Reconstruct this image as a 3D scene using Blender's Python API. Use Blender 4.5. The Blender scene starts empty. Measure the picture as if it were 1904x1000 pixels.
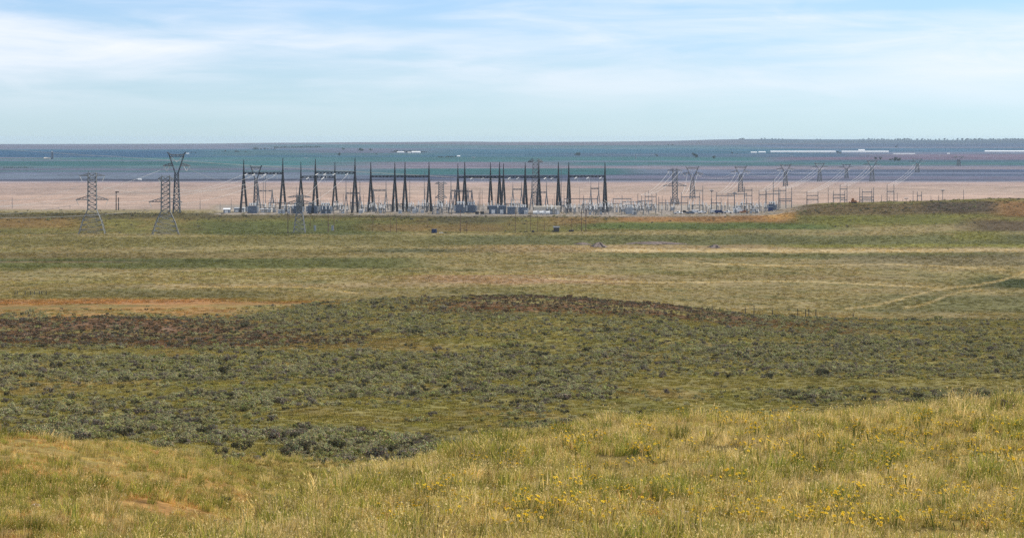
import bpy, math, random
import numpy as np
from mathutils import Vector, Matrix

random.seed(7)
rng = np.random.default_rng(7)
S = bpy.context.scene
COL = S.collection
CAMZ = 60.0                       # eye height above the datum
FX, FY, CX, Y0 = 2778.0, 2587.0, 600.0, 150.0

# ------------------------------------------------------------------ terrain
COLS = [-500, 0, 130, 250, 330, 420, 600, 760, 900, 960, 1050, 1200, 1700]
_R = {  # distance in metres : height relative to the eye for the columns 0..1200 (960 inserted)
 -80: [3]*10, -30: [-.6]*10, 0: [-1.75]*10, 12: [-2.8]*10,
 22: [-4.3,-4.3,-4.2,-4.1,-4.0,-3.95,-3.9,-3.9,-3.9,-3.9],
 32: [-6.0,-5.95,-5.6,-5.45,-5.45,-5.45,-5.45,-5.45,-5.45,-5.45],
 40: [-7.0,-7.0,-7.0,-6.3,-6.1,-6.05,-6.0,-6.0,-5.95,-5.9],
 50: [-7.9,-8.1,-8.4,-8.3,-7.1,-6.8,-6.65,-6.6,-6.5,-6.4],
 60: [-8.7,-9.0,-9.6,-10.0,-9.1,-7.6,-7.25,-7.2,-7.05,-6.85],
 68: [-9.4,-9.8,-10.4,-11.1,-10.8,-9.0,-8.2,-8.1,-7.95,-7.6],
 85: [-10.75,-11.3,-12.2,-13.2,-13.3,-12,-11,-10.9,-10.7,-10.3],
 100:[-12.9,-12.9,-13.8,-15.0,-15.4,-15,-14.3,-14.2,-14,-13.6],
 120:[-16,-15.9,-16.3,-17.3,-17.7,-17.8,-17.8,-18,-18,-17.8],
 145:[-19.5,-19.2,-19.0,-19.3,-19.6,-20.3,-21,-21.4,-21.6,-21.6],
 175:[-22.3,-22,-21.6,-21.6,-21.9,-22.4,-23.4,-24,-24.4,-24.6],
 210:[-24.8,-24.6,-24.2,-24.1,-24.2,-24.6,-25.2,-26,-26.6,-27],
 250:[-27.2,-27,-26.8,-26.7,-26.7,-26.9,-27.4,-28,-28.6,-29],
 300:[-29.8,-29.7,-29.6,-29.5,-29.5,-29.6,-29.8,-30.2,-30.8,-31.2],
 360:[-32.3,-32.3,-32.2,-32,-32,-32,-32.2,-32.6,-33.2,-33.6],
 400:[-33.4,-33.4,-33.6,-33.6,-33.6,-33.4,-34,-35,-35.4,-35.8],
 440:[-34.0,-33.8,-34.5,-35,-35.1,-34.6,-35.4,-36.8,-37.4,-37.8],
 480:[-36.6,-36.2,-36.6,-36.5,-36.2,-35.8,-36.8,-39,-39.8,-40],
 520:[-38.9,-38.6,-38.4,-37.8,-37.0,-36.4,-37.9,-40.5,-41.5,-41.6],
 560:[-40.7,-40.3,-39.8,-39.6,-38.3,-37.2,-39.2,-42,-43,-43.2],
 600:[-42,-41.7,-41.4,-41.8,-41.6,-41.5,-43.4,-45.5,-46.5,-46.8],
 660:[-44,-44,-44,-44.5,-45.5,-46,-47.4,-48.5,-49.5,-49.8],
 740:[-46.2,-46.2,-46.2,-46.6,-47.2,-48,-49.5,-50.6,-51.4,-51.8],
 850:[-48.4,-48.4,-48.4,-48.6,-49,-49.8,-51,-51.8,-52.5,-52.8],
 1000:[-50.5,-50.5,-50.5,-50.6,-51,-51.5,-52.3,-52.8,-53.2,-53.4],
 1150:[-52.3,-52.3,-52.3,-52.3,-52.6,-52.8,-53,-53.2,-53.2,-52.5],
 1260:[-53.2,-53.2,-53.2,-53.3,-53.4,-53.4,-53.2,-53,-52,-50.5],
 1340:[-53.8,-53.8,-53.8,-53.8,-53.8,-53.5,-52.5,-52,-50,-47.5],
 1400:[-50.5,-51,-51.5,-51.5,-51,-50.5,-50.2,-50.2,-46,-43],
 1450:[-46.8,-46.8,-46.8,-47.0,-47.4,-48.2,-48.2,-47.4,-42.5,-39.5],
 1500:[-46.5,-46.6,-46.7,-46.8,-46.9,-47,-46.9,-46.4,-40.5,-38.2],
 1560:[-46.4,-46.4,-46.4,-46.4,-46.4,-46.4,-46.4,-46.3,-41.5,-40],
 1700:[-46.3]*8+[-45,-44.5], 2000:[-46]*10, 2560:[-46]*10, 3300:[-45]*10, 4500:[-41]*10, 6000:[-35]*10,
 8000:[-31,-31,-31,-30,-29,-28,-27,-25,-24,-23],
 12000:[-34.8,-32.5,-29.7,-24.6,-21,-18.5,-16.2,-9.3,-9.3,-7.0],
 12800:[-46]*10,
}
_ov = {1340: -50.8, 1400: -46.8, 1450: -43.2, 1500: -42.0, 1560: -43.0}      # the steep west end of the right-hand hill
YS = sorted(_R)
def _row(Y):
    r = _R[Y]
    mid = r[7] + (r[8]-r[7])*0.4
    if Y in _ov: mid = _ov[Y]
    full = r[:8] + [mid] + r[8:]
    return [full[0]] + full + [full[-1]]
ZT = np.array([_row(Y) for Y in YS])
YSa = np.array(YS, float)
def tY(Y): return np.arcsinh(np.asarray(Y, float)/20.0)
def pchip(x, y, xn):
    h = np.diff(x); d = np.diff(y, axis=0)/h[:, None]
    m = np.zeros_like(y)
    h0, h1 = h[:-1, None], h[1:, None]
    w1, w2 = 2*h1+h0, h1+2*h0
    with np.errstate(divide='ignore', invalid='ignore'):
        mm = (w1+w2)/(w1/d[:-1]+w2/d[1:])
    ok = d[:-1]*d[1:] > 0
    m[1:-1] = np.where(ok, mm, 0); m[0] = d[0]; m[-1] = d[-1]
    i = np.clip(np.searchsorted(x, xn)-1, 0, len(x)-2)
    hh = h[i]; s = ((xn-x[i])/hh)[:, None]; hh = hh[:, None]
    return ((1+2*s)*(1-s)**2*y[i] + s*(1-s)**2*hh*m[i] + s*s*(3-2*s)*y[i+1] + s*s*(s-1)*hh*m[i+1])
TF = np.linspace(tY(-80), tY(12800), 1400)
UF = np.linspace((COLS[0]-CX)/FX, (COLS[-1]-CX)/FX, 400)
ZF = pchip(tY(YSa), ZT, TF)
ZF = pchip((np.array(COLS, float)-CX)/FX, ZF.T.copy(), UF).T.copy()
_perm = rng.random((256, 256))
def vn(x, y):
    x = np.asarray(x, float); y = np.asarray(y, float)
    xi = np.floor(x).astype(int); yi = np.floor(y).astype(int)
    fx = x-xi; fy = y-yi; fx = fx*fx*(3-2*fx); fy = fy*fy*(3-2*fy)
    a = _perm[xi & 255, yi & 255]; b = _perm[(xi+1) & 255, yi & 255]
    c = _perm[xi & 255, (yi+1) & 255]; d = _perm[(xi+1) & 255, (yi+1) & 255]
    return (a+(b-a)*fx)*(1-fy)+(c+(d-c)*fx)*fy - 0.5
def fbm(x, y, o=3):
    s = 0; a = 1.0
    for k in range(o):
        s = s + a*vn(x*2**k+17.3*k, y*2**k+5.1*k); a *= .5
    return s
def sst(a, b, x):
    t = np.clip((x-a)/(b-a), 0, 1); return t*t*(3-2*t)
def ground(X, Y):
    X = np.asarray(X, float); Y = np.asarray(Y, float)
    u = X/np.maximum(Y, 30.0)
    ti = np.clip((tY(Y)-TF[0])/(TF[-1]-TF[0])*(len(TF)-1), 0, len(TF)-1.001)
    ui = np.clip((u-UF[0])/(UF[-1]-UF[0])*(len(UF)-1), 0, len(UF)-1.001)
    i = ti.astype(int); j = ui.astype(int); f = ti-i; g = ui-j
    z = (ZF[i, j]*(1-g)+ZF[i, j+1]*g)*(1-f)+(ZF[i+1, j]*(1-g)+ZF[i+1, j+1]*g)*f
    near = 1-sst(120, 700, Y)
    z = z + near*(.14*vn(X/2.3, Y/2.3)+.30*vn(X/9+40, Y/9)*sst(25, 60, Y)) \
          + (1-sst(500, 900, Y))*sst(100, 200, Y)*.9*vn(X/38+9, Y/38) \
          + sst(600, 900, Y)*(1-sst(2500, 4000, Y))*(.35*vn(X/30, Y/30)+.5*vn(X/90+3, Y/120)) \
          + sst(3500, 6000, Y)*2.5*vn(X/500+3, Y/900) + sst(9500, 11500, Y)*(7*vn(X/800+1, Y/4000)+4*vn(X/260, Y/3000))
    return z + CAMZ
def gz(X, Y): return float(ground(np.array([X]), np.array([Y]))[0])
def at(x, Y):                                # ground point in direction x at distance Y
    X = (x-CX)/FX*Y
    return Vector((X, Y, gz(X, Y)))
def dist_of(x, y, lo, hi):                   # first distance in [lo,hi] at which the ground lies in direction (x,y)
    Yv = np.linspace(lo, hi, 600); Xv = (x-CX)/FX*Yv
    py = Y0+(CAMZ-ground(Xv, Yv))/Yv*FY
    k = int(np.argmin(np.abs(py-y)))
    return float(Yv[k])
def height(p, ytop):                         # metres from ground point p up to the row ytop
    return (CAMZ-p.z)*1.0 - (ytop-Y0)/FY*p.y
def mx(px, Y): return px*Y/FX                # picture width to metres at distance Y
def my(px, Y): return px*Y/FY

# ------------------------------------------------------------------ colours / materials
def lin(c):
    c = np.asarray(c, float)/255.0
    return np.where(c <= .04045, c/12.92, ((c+.055)/1.055)**2.4)
def new_mat(name):
    m = bpy.data.materials.new(name); m.use_nodes = True
    nt = m.node_tree; b = nt.nodes['Principled BSDF']
    return m, nt, b
def simple_mat(name, rgb, rough=.7, metal=0., var=.25, scale=.6):
    m, nt, b = new_mat(name)
    g = nt.nodes.new('ShaderNodeNewGeometry'); n = nt.nodes.new('ShaderNodeTexNoise')
    n.inputs['Scale'].default_value = scale; n.inputs['Detail'].default_value = 4
    nt.links.new(g.outputs['Position'], n.inputs['Vector'])
    r = nt.nodes.new('ShaderNodeValToRGB')
    r.color_ramp.elements[0].position = .3; r.color_ramp.elements[1].position = .7
    r.color_ramp.elements[0].color = (*[c*(1-var) for c in rgb], 1); r.color_ramp.elements[1].color = (*[min(1, c*(1+var)) for c in rgb], 1)
    nt.links.new(n.outputs['Fac'], r.inputs['Fac']); nt.links.new(r.outputs['Color'], b.inputs['Base Color'])
    b.inputs['Roughness'].default_value = rough; b.inputs['Metallic'].default_value = metal
    b.inputs['Specular IOR Level'].default_value = .3
    return m
M = {
 'galv': simple_mat('galvanised_steel', (.15, .16, .17), .55, .0, .2),
 'dark': simple_mat('weathered_steel', (.012, .013, .018), .6, .0, .3),
 'midsteel': simple_mat('grey_steel', (.12, .13, .15), .6, .0, .25),
 'aged': simple_mat('aged_galvanised_steel', (.055, .065, .08), .6, .0, .25),
 'insul': simple_mat('glazed_porcelain', (.80, .80, .78), .3, 0, .08),
 'wire': simple_mat('aluminium_wire', (.42, .42, .42), .7, 0, .1),
 'wood': simple_mat('red_brown_timber', (.13, .065, .042), .85, 0, .3, 3),
 'oldwood': simple_mat('grey_timber', (.07, .06, .05), .9, 0, .3, 6),
 'cream': simple_mat('cream_cladding', (.55, .50, .42), .6, 0, .1),
 'white': simple_mat('white_cladding', (.80, .80, .78), .5, 0, .06),
 'greybox': simple_mat('grey_paint', (.34, .37, .40), .5, 0, .12),
 'slate': simple_mat('slate_paint', (.11, .14, .19), .5, 0, .15),
 'blue': simple_mat('blue_paint', (.020, .035, .12), .5, 0, .15),
 'orange': simple_mat('orange_paint', (.36, .13, .03), .5, 0, .2),
 'black': simple_mat('black_rubber', (.02, .02, .02), .8, 0, .2),
 'glass': simple_mat('dark_glass', (.03, .04, .05), .15, 0, .1),
 'bark': simple_mat('bark', (.06, .045, .035), .9, 0, .3, 5),
 'rock': simple_mat('pale_rock', (.34, .29, .25), .9, 0, .35, 9),
 'redrock': simple_mat('red_rock', (.20, .10, .07), .9, 0, .4, 9),
 'heap': simple_mat('grey_gravel', (.13, .10, .085), .95, 0, .3, .6),
 'white_roof': simple_mat('white_roof_metal', (.66, .68, .70), .4, 0, .04),
}
def col_mat(name, trans=.3, rnd=.35):
    m, nt, b = new_mat(name)
    out = nt.nodes['Material Output']
    a = nt.nodes.new('ShaderNodeAttribute'); a.attribute_name = 'Col'
    oi = nt.nodes.new('ShaderNodeObjectInfo')
    mr = nt.nodes.new('ShaderNodeMapRange'); mr.inputs['To Min'].default_value = 1-rnd; mr.inputs['To Max'].default_value = 1+rnd
    nt.links.new(oi.outputs['Random'], mr.inputs['Value'])
    mul = nt.nodes.new('ShaderNodeVectorMath'); mul.operation = 'SCALE'
    nt.links.new(a.outputs['Color'], mul.inputs[0]); nt.links.new(mr.outputs['Result'], mul.inputs['Scale'])
    d = nt.nodes.new('ShaderNodeBsdfDiffuse'); t = nt.nodes.new('ShaderNodeBsdfTranslucent'); mix = nt.nodes.new('ShaderNodeMixShader')
    mix.inputs[0].default_value = trans
    nt.links.new(mul.outputs[0], d.inputs['Color']); nt.links.new(mul.outputs[0], t.inputs['Color'])
    nt.links.new(d.outputs[0], mix.inputs[1]); nt.links.new(t.outputs[0], mix.inputs[2]); nt.links.new(mix.outputs[0], out.inputs['Surface'])
    nt.nodes.remove(b)
    return m
M['grass'] = col_mat('grass_blades', .42, .38)
M['sage'] = col_mat('sage_leaves', .15, .25)
M['leaf'] = col_mat('tree_leaves', .2, .2)
def tint_mat(name):
    m = col_mat(name, .25, .5); nt = m.node_tree
    sc = [n for n in nt.nodes if n.type == 'VECT_MATH'][0]; ca = [n for n in nt.nodes if n.type == 'ATTRIBUTE'][0]
    a = nt.nodes.new('ShaderNodeAttribute'); a.attribute_type = 'INSTANCER'; a.attribute_name = 'tint'
    mu = nt.nodes.new('ShaderNodeVectorMath'); mu.operation = 'MULTIPLY'; nt.links.new(ca.outputs['Color'], mu.inputs[0]); nt.links.new(a.outputs['Color'], mu.inputs[1]); nt.links.new(mu.outputs[0], sc.inputs[0])
    return m
M['bunch'] = tint_mat('clump_blades')
M['flower'] = col_mat('yellow_petals', .3, .12)

# ------------------------------------------------------------------ mesh helpers
class MB:
    def __init__(s): s.v = []; s.f = []; s.c = []
    def quad(s, a, b, c, d, col=None):
        n = len(s.v); s.v += [a, b, c, d]; s.f.append((n, n+1, n+2, n+3)); s.c += [col]*4
    def tri(s, a, b, c, col=None):
        n = len(s.v); s.v += [a, b, c]; s.f.append((n, n+1, n+2)); s.c += [col]*3
    def bar(s, p, q, w, w2=None, sides=4):
        p = Vector(p); q = Vector(q); w2 = w if w2 is None else w2
        d = (q-p).normalized(); a = d.orthogonal().normalized(); b = d.cross(a); n = len(s.v)
        for P, W in ((p, w), (q, w2)):
            for k in range(sides):
                t = 2*math.pi*(k+.5)/sides
                s.v.append(tuple(P+(a*math.cos(t)+b*math.sin(t))*W*.5*(1.414 if sides == 4 else 1)))
        for k in range(sides):
            k2 = (k+1) % sides; s.f.append((n+k, n+k2, n+sides+k2, n+sides+k))
        s.f.append(tuple(n+k for k in reversed(range(sides)))); s.f.append(tuple(n+sides+k for k in range(sides)))
        s.c += [None]*(2*sides)
    def box(s, c, d, taper=1.0):
        x, y, z = c; a, b, h = d[0]/2, d[1]/2, d[2]; n = len(s.v)      # c = centre of the base
        for zz, t in ((z, 1), (z+h, taper)):
            s.v += [(x-a*t, y-b*t, zz), (x+a*t, y-b*t, zz), (x+a*t, y+b*t, zz), (x-a*t, y+b*t, zz)]
        s.f += [(n+3, n+2, n+1, n), (n+4, n+5, n+6, n+7)] + [(n+k, n+(k+1) % 4, n+4+(k+1) % 4, n+4+k) for k in range(4)]
        s.c += [None]*8
    def gable(s, c, d, rise, over=.3):
        x, y, z = c; a, b = d[0]/2+over, d[1]/2+over; n = len(s.v)
        s.v += [(x-a, y-b, z), (x+a, y-b, z), (x+a, y+b, z), (x-a, y+b, z), (x-a, y, z+rise), (x+a, y, z+rise)]
        s.f += [(n, n+1, n+5, n+4), (n+2, n+3, n+4, n+5), (n+1, n+2, n+5), (n+3, n, n+4), (n+3, n+2, n+1, n)]; s.c += [None]*6
    def lathe(s, c, prof, sides=8):
        n = len(s.v)
        for r, z in prof:
            for k in range(sides):
                t = 2*math.pi*k/sides; s.v.append((c[0]+r*math.cos(t), c[1]+r*math.sin(t), c[2]+z))
        for i in range(len(prof)-1):
            for k in range(sides):
                k2 = (k+1) % sides; s.f.append((n+i*sides+k, n+i*sides+k2, n+(i+1)*sides+k2, n+(i+1)*sides+k))
        s.f.append(tuple(n+k for k in reversed(range(sides)))); s.f.append(tuple(n+(len(prof)-1)*sides+k for k in range(sides)))
        s.c += [None]*(sides*len(prof))
    def mesh(s, name, mat):
        me = bpy.data.meshes.new(name); me.from_pydata([tuple(v) for v in s.v], [], s.f)
        if any(c is not None for c in s.c):
            at_ = me.color_attributes.new('Col', 'FLOAT_COLOR', 'POINT')
            at_.data.foreach_set('color', np.array([(*(c if c is not None else (.1, .1, .1)), 1) for c in s.c], np.float32).ravel())
        me.materials.append(mat); me.update()
        return me
    def obj(s, name, mat, parent=None, loc=None):
        o = bpy.data.objects.new(name, s.mesh(name, mat)); COL.objects.link(o)
        if parent: o.parent = parent
        if loc is not None: o.location = loc
        return o
def tag(o, label=None, cat=None, group=None, kind=None):
    if label: o['label'] = label
    if cat: o['category'] = cat
    if group: o['group'] = group
    if kind: o['kind'] = kind
    return o
def thing(name, label, cat, loc, group=None, rz=0.):
    o = bpy.data.objects.new(name, None); COL.objects.link(o); o.location = loc; o.rotation_euler = (0, 0, rz); o.empty_display_size = .2
    return tag(o, label, cat, group)
def dup(root, loc, rz=0., label=None, group=None, scale=None):
    r = root.copy(); COL.objects.link(r); r.location = loc; r.rotation_euler = (0, 0, rz)
    if scale is not None: r.scale = scale
    if label: r['label'] = label
    if group: r['group'] = group
    for ch in list(root.children):
        c = ch.copy(); COL.objects.link(c); c.parent = r
        for g in list(ch.children):
            d = g.copy(); COL.objects.link(d); d.parent = c
    return r

# ------------------------------------------------------------------ the ground sheet
def build_ground():
    rows = np.concatenate([np.linspace(-70, 18, 40), 20*np.exp(np.arange(0, math.log(12700/20), .0068))])
    us = np.linspace(-.33, .33, 640)
    W = np.maximum(rows, 70.0)
    Y = np.repeat(rows[:, None], len(us), 1); X = us[None, :]*W[:, None]
    Z = ground(X.ravel(), Y.ravel()).reshape(X.shape)
    nr, nc = X.shape
    # land cover: where each kind of ground lies on the land (px, py: bearing and depression of a place as seen from the hill)
    D = np.maximum(Y, 5.0)
    px = X/D*FX+CX
    py = Y0+(CAMZ-Z)/D*FY
    wob = fbm(X/np.maximum(D*.02, 2), Y/np.maximum(D*.08, 4))
    wx = fbm(X/np.maximum(D*.05, 3)+50, Y/np.maximum(D*.1, 4)+9)
    C = np.zeros((nr, nc, 3)); v9 = fbm(X/14+3, Y/50+7)
    K = .49
    def c(*rgb): return lin(rgb)*K
    def over(mask, rgb, k=1.0):
        m = np.clip(mask, 0, 1)[..., None]*k
        C[:] = C*(1-m)+c(*rgb)*m
    def zone(lo, hi, s=.04): return sst(lo*(1-s), lo*(1+s), Y*(1+.02*wob))*(1-sst(hi*(1-s), hi*(1+s), Y*(1+.02*wob)))
    def patch(x0, x1, y0, y1, rgb, sx=20, sy=1.5, k=1., wy=1.0, lo=0, hi=1e9):
        q = py+wob*wy*.7+.5*v9*wy; p = px+wx*sx
        if wy == .4: q = q+((rgb[0]*7+rgb[2]*3) % 11-5)/5*1.1*(p-600)/600+.35*wx
        ly = sy*.55; m = sst(x0-sx, x0+sx, p)*(1-sst(x1-sx, x1+sx, p))*sst(y0-ly, y0+ly, q)*(1-sst(y1-ly, y1+ly, q))*((Y > lo) & (Y < hi))
        over(m, rgb, k)
    # near hill
    over(np.ones_like(X), (150, 132, 78))
    n1 = fbm(X/3.1, Y/3.1); n2 = fbm(X/7+30, Y/7+11)
    over(sst(.05, .5, n1), (122, 122, 58), .8)
    over(sst(.1, .5, n2), (168, 128, 88), .6)
    leftslope = zone(38, 110)*(1-sst(240, 320, px))
    over(leftslope*sst(-.35, .2, n2), (170, 128, 80), .9)
    # flats with sage
    fl = sst(95, 130, Y)*(1-sst(560, 640, Y))
    f1 = fbm(X/16, Y/26); f2 = fbm(X/6+7, Y/9+3)
    over(fl, (146, 137, 84))
    over(fl*sst(0, .5, f1), (154, 136, 90), .8)
    over(fl*sst(.05, .5, f2), (136, 132, 74), .8)
    # reddish ridges
    rid1 = np.exp(-((px-130)/210.)**4)*zone(372, 472, .05)+.45*np.exp(-((px-300)/170.)**4)*zone(368, 408, .04)
    rid2 = np.exp(-((px-680)/190.)**4)*zone(488, 580, .03)
    rid3 = np.exp(-((px-930)/90.)**4)*zone(470, 545, .02)
    over(np.clip(1.2*rid1+1.2*rid2+.9*rid3, 0, 1)*sst(-.6, .05, f2+.5*f1), (122, 90, 66), .92)
    over(rid1*sst(.2, .5, f2), (170, 140, 118), .7)
    # orange soil behind the left ridge
    patch(-700, 290, 325, 352, (176, 136, 86), 40, 2, .85, 3, 450, 720); over(((Y > 460) & (Y < 720) & (px < 320))*sst(-.15, .25, f2+.4*f1), (146, 130, 78), .85)
    patch(-700, 260, 326, 331, (188, 136, 92), 60, 1, .7, 2, 450, 720)
    patch(250, 400, 328, 332, (170, 124, 78), 30, 1.5, .6, 2, 480, 720)
    # valley
    va = sst(600, 680, Y)
    v1 = fbm(X/60, Y/90); v2 = fbm(X/9, Y/14); v3 = fbm(X/150+5, Y/60)
    over(va, (160, 146, 100))
    over(va*sst(-.1, .6, v1), (140, 134, 82), .8)
    over(va*sst(0, .6, v2), (172, 152, 112), .6)
    over(va*sst(.1, .5, -v2), (112, 112, 70), .6)
    L, H = 600, 1480
    patch(-900, 2000, 258, 268, (136, 128, 78), 30, 2, .8, 2, L, H)
    patch(-900, 500, 281, 292, (106, 110, 58), 60, 2, .9, 2, L, H)
    patch(-900, 420, 275, 281, (132, 118, 76), 60, 1.5, .8, 2, L, H)
    patch(-900, 330, 283, 285.5, (88, 92, 50), 60, 1, .7, 1, L, H)
    patch(-900, 130, 284.5, 286, (150, 128, 96), 40, 1, .7, 1, L, H)
    patch(520, 2000, 256, 267, (108, 110, 66), 60, 2, .8, 2, L, H)
    patch(430, 700, 271, 275, (96, 98, 66), 40, 1.5, .8, 2, L, H)
    patch(560, 960, 267, 275, (176, 152, 112), 60, 1.8, .8, 1.5, L, H)
    patch(700, 2000, 271, 274.5, (206, 184, 138), 50, 1.2, .95, 1.2, L, H)
    patch(900, 2000, 266, 269, (142, 140, 62), 60, 1.2, .8, 2, L, H)
    patch(700, 1180, 275.5, 281, (112, 114, 66), 60, 1.5, .8, 2, L, H)
    patch(1000, 1500, 278, 291, (126, 116, 86), 60, 2, .7, 2, L, H)
    patch(480, 760, 297, 309, (176, 146, 114), 60, 4, .9, 3, L, H)
    patch(600, 1100, 300, 304, (166, 148, 108), 60, 2, .7, 2, L, H)
    patch(850, 1500, 289, 292, (172, 156, 112), 50, 1.3, .7, 1.5, L, H)
    patch(120, 560, 309, 313, (166, 146, 108), 50, 1.4, .7, 1.5, L, H)
    patch(-900, 200, 306, 308.5, (164, 152, 92), 40, 1, .7, 1.5, L, H)
    patch(200, 760, 297, 299.5, (158, 150, 84), 60, 1, .7, 1.5, L, H)
    patch(60, 340, 316, 324, (112, 108, 70), 60, 3, .7, 2, L, H)
    patch(1140, 1700, 304, 314, (72, 82, 42), 40, 4, .9, 3, L, H)
    patch(1050, 1700, 322, 340, (112, 112, 70), 80, 4, .8, 3, L, H)
    def track(x0, y0, x1, y1, w, rgb, k=.8):
        t = np.clip((px-x0)/(x1-x0), 0, 1)
        yy = y0+(y1-y0)*t+2.2*np.sin(t*7)
        over((1-sst(w*.4, w, np.abs(py+wob*.6-yy)))*((px > x0) & (px < x1))*((Y > L) & (Y < H)), rgb, k)
    track(990, 336, 1150, 309, 1.7, (200, 180, 132), .75); track(1150, 309, 1260, 282, 1.7, (200, 180, 132), .75)
    track(1060, 335, 1150, 314, 2.0, (192, 172, 124), .65); track(640, 303, 1100, 312, 1.3, (208, 186, 136), .75); track(800, 285, 1180, 293, 1.1, (206, 184, 134), .75)
    track(180, 308, 420, 318, 1.2, (206, 184, 136), .7); track(1105, 249, 1122, 262, 1.2, (170, 150, 110), .7)
    track(950, 262, 1050, 240, .8, (150, 140, 100), .5); track(1030, 235, 1090, 245, .8, (160, 145, 90), .5)
    # the bank below the yard and the right-hand hill
    bk = sst(1330, 1350, Y)*(1-sst(1505, 1530, Y))
    over(bk, (126, 120, 62)); over(bk*sst(-.1, .5, v2), (138, 118, 70), .7)
    patch(-900, 95, 236, 248, (146, 112, 66), 30, 4, .7, 3, 1330, 1470)
    patch(215, 460, 240, 256, (98, 106, 54), 40, 3, .8, 2, 1300, 1470)
    patch(-900, 720, 231.5, 237.5, (92, 84, 56), 40, 1.5, .8, 2, 1380, 1475)
    patch(430, 600, 244, 252, (132, 108, 64), 30, 3, .8, 2, 1330, 1470)
    patch(500, 600, 237, 243, (88, 82, 56), 30, 2, .8, 2, 1330, 1470)
    patch(640, 720, 236, 246, (140, 112, 70), 20, 3, .8, 2, 1330, 1470)
    patch(725, 925, 231.5, 241.5, (168, 126, 78), 15, 2, .95, 1.5, 1330, 1480)
    patch(800, 880, 236, 240, (150, 114, 70), 15, 2, .8, 1.5, 1330, 1480)
    patch(895, 935, 226, 239, (200, 158, 94), 8, 3, .9, 2, 1330, 1510)
    patch(680, 1000, 243, 249.5, (94, 110, 52), 40, 2, .9, 2, 1250, 1470)
    patch(930, 1170, 221, 233, (112, 94, 64), 15, 3, .85, 3, 1330, 1510)
    patch(950, 1130, 234, 244, (122, 122, 56), 30, 3, .9, 3, 1250, 1500)
    patch(1085, 1165, 220, 231, (82, 70, 56), 15, 3, .8, 3, 1330, 1510)
    patch(1165, 1700, 219, 236, (146, 108, 68), 15, 4, .85, 3, 1250, 1520)
    patch(1130, 1700, 241, 252, (96, 78, 58), 30, 3, .85, 3, 1100, 1500)
    patch(1115, 1170, 252, 262, (136, 132, 62), 15, 2, .8, 3, 1100, 1500)
    # gravel yard
    yd = sst(1445, 1460, Y)*(1-sst(1620, 1660, Y))*sst(240, 262, px)*(1-sst(905, 960, px))
    over(yd, (176, 166, 156))
    # the pink stubble field and the far farmland
    pk = np.maximum(sst(1500, 1560, Y)*(1-np.clip(yd, 0, 1)), sst(1640, 1660, Y))
    p1 = fbm(X/200, Y/700)
    over(pk, (192, 170, 156))
    over(pk*sst(-.1, .5, p1), (184, 162, 152), .8)
    patch(-900, 2000, 212, 222, (210, 180, 162), 200, 4, .6, 2, 1560, 9000)
    patch(-900, 2000, 197, 203, (192, 168, 160), 200, 1.5, .7, 1, 1560, 9000)
    patch(-900, 300, 229, 234, (172, 160, 128), 40, 1.5, .7, 1, 1480, 2500)
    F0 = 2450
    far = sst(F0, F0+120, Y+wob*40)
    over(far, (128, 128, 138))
    F = lambda *a, **k: patch(*a, sx=60, sy=k.pop('sy', .7), wy=.4, lo=F0-200, hi=13000, **k)  # far strips: crop colours with cloud shadow painted into the dark teal tones
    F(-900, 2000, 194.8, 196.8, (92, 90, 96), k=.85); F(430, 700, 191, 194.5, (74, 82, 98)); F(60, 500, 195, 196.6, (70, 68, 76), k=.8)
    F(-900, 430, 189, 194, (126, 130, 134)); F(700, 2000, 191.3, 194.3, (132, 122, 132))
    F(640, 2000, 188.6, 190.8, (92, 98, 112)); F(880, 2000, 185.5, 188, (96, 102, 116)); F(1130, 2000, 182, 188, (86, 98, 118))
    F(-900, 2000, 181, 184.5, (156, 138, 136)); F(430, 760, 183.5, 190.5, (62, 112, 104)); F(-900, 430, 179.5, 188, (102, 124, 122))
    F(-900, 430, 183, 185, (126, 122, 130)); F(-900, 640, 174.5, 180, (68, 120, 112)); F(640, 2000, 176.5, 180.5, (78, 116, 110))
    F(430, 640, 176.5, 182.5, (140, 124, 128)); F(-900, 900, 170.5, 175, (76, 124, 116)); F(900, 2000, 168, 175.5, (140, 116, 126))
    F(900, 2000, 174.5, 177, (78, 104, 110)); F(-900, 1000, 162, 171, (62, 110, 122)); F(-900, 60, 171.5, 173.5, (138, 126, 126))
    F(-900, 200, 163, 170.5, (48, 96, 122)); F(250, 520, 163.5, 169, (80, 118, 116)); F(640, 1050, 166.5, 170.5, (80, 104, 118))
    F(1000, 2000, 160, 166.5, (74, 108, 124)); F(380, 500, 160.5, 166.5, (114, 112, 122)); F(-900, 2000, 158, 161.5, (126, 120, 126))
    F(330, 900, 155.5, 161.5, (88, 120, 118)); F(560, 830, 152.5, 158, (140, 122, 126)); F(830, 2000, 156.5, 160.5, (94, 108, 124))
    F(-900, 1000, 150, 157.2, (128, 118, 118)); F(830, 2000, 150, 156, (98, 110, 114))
    global soil
    def soil(x, y):
        i = np.clip(np.searchsorted(rows, y), 0, nr-1); j = np.clip(((x/np.maximum(y, 70.)-us[0])/(us[-1]-us[0])*(nc-1)).round().astype(int), 0, nc-1); return C[i, j]
    # parcels: neighbouring strips of farmland differ a little in tone
    pc = np.zeros_like(Y); hsh = rng.random((512, 512))
    for cw, ch, am in ((420., 300., .10), (900., 620., .12), (150., 1500., .05)):
        sl_ = X+.35*Y
        pc += am*2*(hsh[np.floor(sl_/cw).astype(int) % 512, np.floor((Y-.12*X)/ch).astype(int) % 512]-.5)
    road = (np.abs(((X+.35*Y)/1800.) % 1-.5) < .004) | (np.abs(((Y-.12*X)/1500.) % 1-.5) < .006)
    fz = sst(1650, 1750, Y)*(.35+.65*sst(2400, 2600, Y))
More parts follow.
